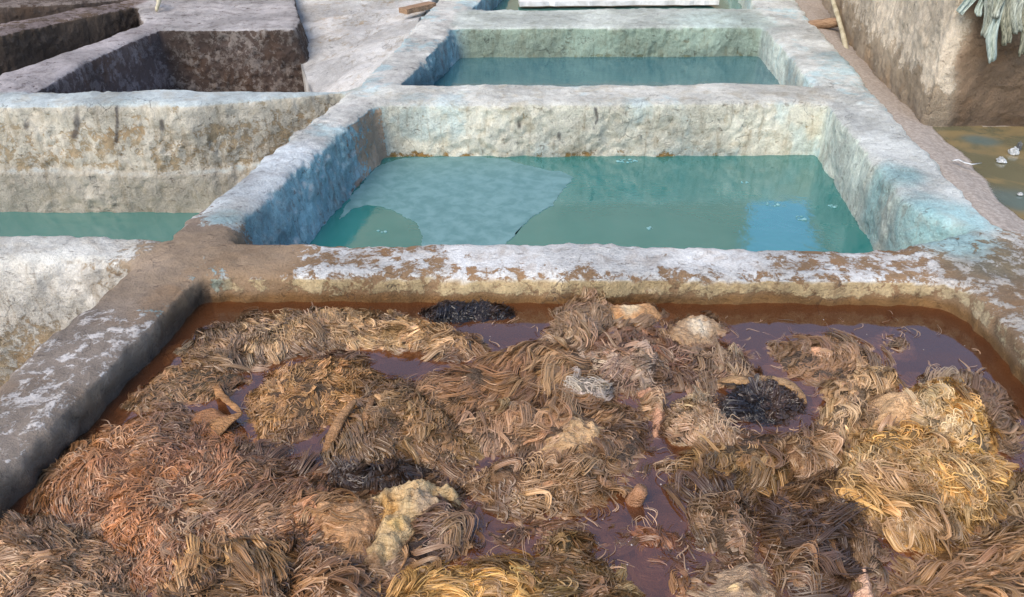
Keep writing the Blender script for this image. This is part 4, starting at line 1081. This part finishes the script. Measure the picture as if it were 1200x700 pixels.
# ------------------------------------------------------------------ leather straps and a leg stub in the vat
def leather(name, pix, radii, colr, label, cat='hide', flat=.35, group='bare hides in the brown vat', seed=0):
    pts = np.array([(*P(px, py, zz), zz) for px, py, zz in pix]); tt = np.linspace(0, len(pts) - 1, len(pts) * 5)
    q = np.stack([np.interp(tt, range(len(pts)), pts[:, i]) for i in range(3)], 1)
    for _ in range(4): q[1:-1] = (q[:-2] + 2 * q[1:-1] + q[2:]) / 4
    r = np.interp(tt, range(len(pts)), radii)
    me = tube_mesh(name, q, r, 12, flat, noise=.007, seed=seed)
    n = len(me.vertices); vv = np.empty(n * 3, np.float32); me.vertices.foreach_get('co', vv); vv = vv.reshape(-1, 3)
    cc = np.tile(colr[None], (n, 1)) * (1 + .35 * fbm(vv, 25, 3, seed))[:, None]
    at = me.attributes.new('a_col', 'FLOAT_COLOR', 'POINT'); at.data.foreach_set('color', np.c_[cc, np.ones(n)].astype(np.float32).ravel())
    return tag(obj(name, me, HIDE), label, cat, group)
w0 = ZW
leather('leather_strap', [(248, 448, w0 + .01), (258, 462, w0 + .04), (272, 472, w0 + .05), (284, 484, w0 + .045), (270, 492, w0 + .04), (250, 503, w0 + .03), (242, 516, w0 - .01)],
        [.010, .016, .012, .010, .02, .05, .03], C(168, 122, 76), 'twisted orange tan leather strap rising from the liquid beside the big orange fleece', seed=3)
leather('leather_flap', [(222, 488, w0 - .01), (238, 490, w0 + .025), (258, 492, w0 + .02), (276, 490, w0 + .02)], [.02, .05, .04, .012], C(160, 112, 72), 'flat orange tan leather flap at the foot of the twisted strap', seed=9)
leather('rolled_skin', [(416, 470, w0 + .07), (402, 486, w0 + .06), (390, 508, w0 + .045), (382, 534, w0 - .01)], [.010, .018, .019, .016], C(150, 112, 74), 'folded tan leather leg stretched over the olive brown shaggy fleece', flat=.7, seed=5)
leather('rolled_skin', [(436, 470, w0 + .06), (430, 486, w0 + .06), (426, 502, w0 + .05)], [.010, .016, .008], C(146, 108, 72), 'thin short leather leg beside the folded tan leather leg', flat=.7, seed=6)
leather('rolled_skin', [(738, 596, w0 - .05), (744, 586, w0 + .01), (752, 574, w0 + .055)], [.03, .026, .021], C(164, 120, 86), 'stubby blunt leg sticking out of the open brown liquid', flat=1, seed=7)
leather('hide_fold', [(838, 446, w0 + .012), (856, 445, w0 + .038), (878, 448, w0 + .052), (900, 444, w0 + .056), (922, 449, w0 + .048), (938, 460, w0 + .03), (944, 474, w0 - .002)], [.010, .024, .018, .027, .022, .018, .008], C(166, 132, 92), 'curved pale tan leather edge bordering the oval black fleece', flat=.3, seed=8)

# ------------------------------------------------------------------ loose hair and froth on the open liquid
def scatter_px(n, x0, x1, y0, y1, zz):
    return np.array([P(a, b, zz) for a, b in zip(rng.uniform(x0, x1, n), rng.uniform(y0, y1, n))])
vat = np.array([P(245, 362, ZW), P(1085, 366, ZW), P(1150, 405, ZW), P(1330, 690, ZW), P(-60, 690, ZW), P(130, 490, ZW)])
hp = scatter_px(900, -60, 1260, 358, 712, ZW); hp = hp[poly_sd(hp, vat) > .02]; n = len(hp)
th = rng.uniform(0, 6.283, n); roots = np.c_[hp, np.full(n, ZW + .001)]
me = locks_mesh(roots, np.tile([0, 0, 1.0], (n, 1)), np.c_[np.cos(th), np.sin(th), np.zeros(n)], .05 * rng.lognormal(0, .4, n), np.full(n, .014), np.zeros(n), np.full(n, 1.6), 4.0,
                np.tile(C(150, 122, 96), (n, 1)) * np.exp(rng.normal(0, .3, n))[:, None], np.zeros(n), np.full(n, .0015), name='loose_hair', strands=2)
tag(obj('loose_hair', me, WOOL), 'loose strands of wool hair drifting on the brown liquid', None, None, 'stuff')
fp = scatter_px(420, -60, 1260, 358, 712, ZW); fp = fp[poly_sd(fp, vat) > .02]
vs, fs = [], []
for x, y in fp:
    r = .0021 * math.exp(min(.5, random.gauss(0, .4))); o = len(vs)
    for lvl, (rr, hz) in enumerate(((1, 0), (.75, .6), (.3, .95))):
        for k in range(6): vs.append((x + r * rr * math.cos(k * 1.047), y + r * rr * math.sin(k * 1.047), ZW + .0005 + r * hz))
    for lvl in (0, 1):
        for k in range(6): a = o + lvl * 6 + k; b = o + lvl * 6 + (k + 1) % 6; fs.append((a, b, b + 6, a + 6))
    fs.append(tuple(o + 12 + k for k in range(6)))
me = bpy.data.meshes.new('froth'); me.from_pydata(vs, [], fs); me.polygons.foreach_set('use_smooth', np.ones(len(fs), bool))
tag(obj('froth', me, mat_plain('froth', (.2, .15, .13, 1), (.36, .31, .28, 1), 50, .25, .1, .6)), 'small bubbles of froth on the brown liquid', None, None, 'stuff')
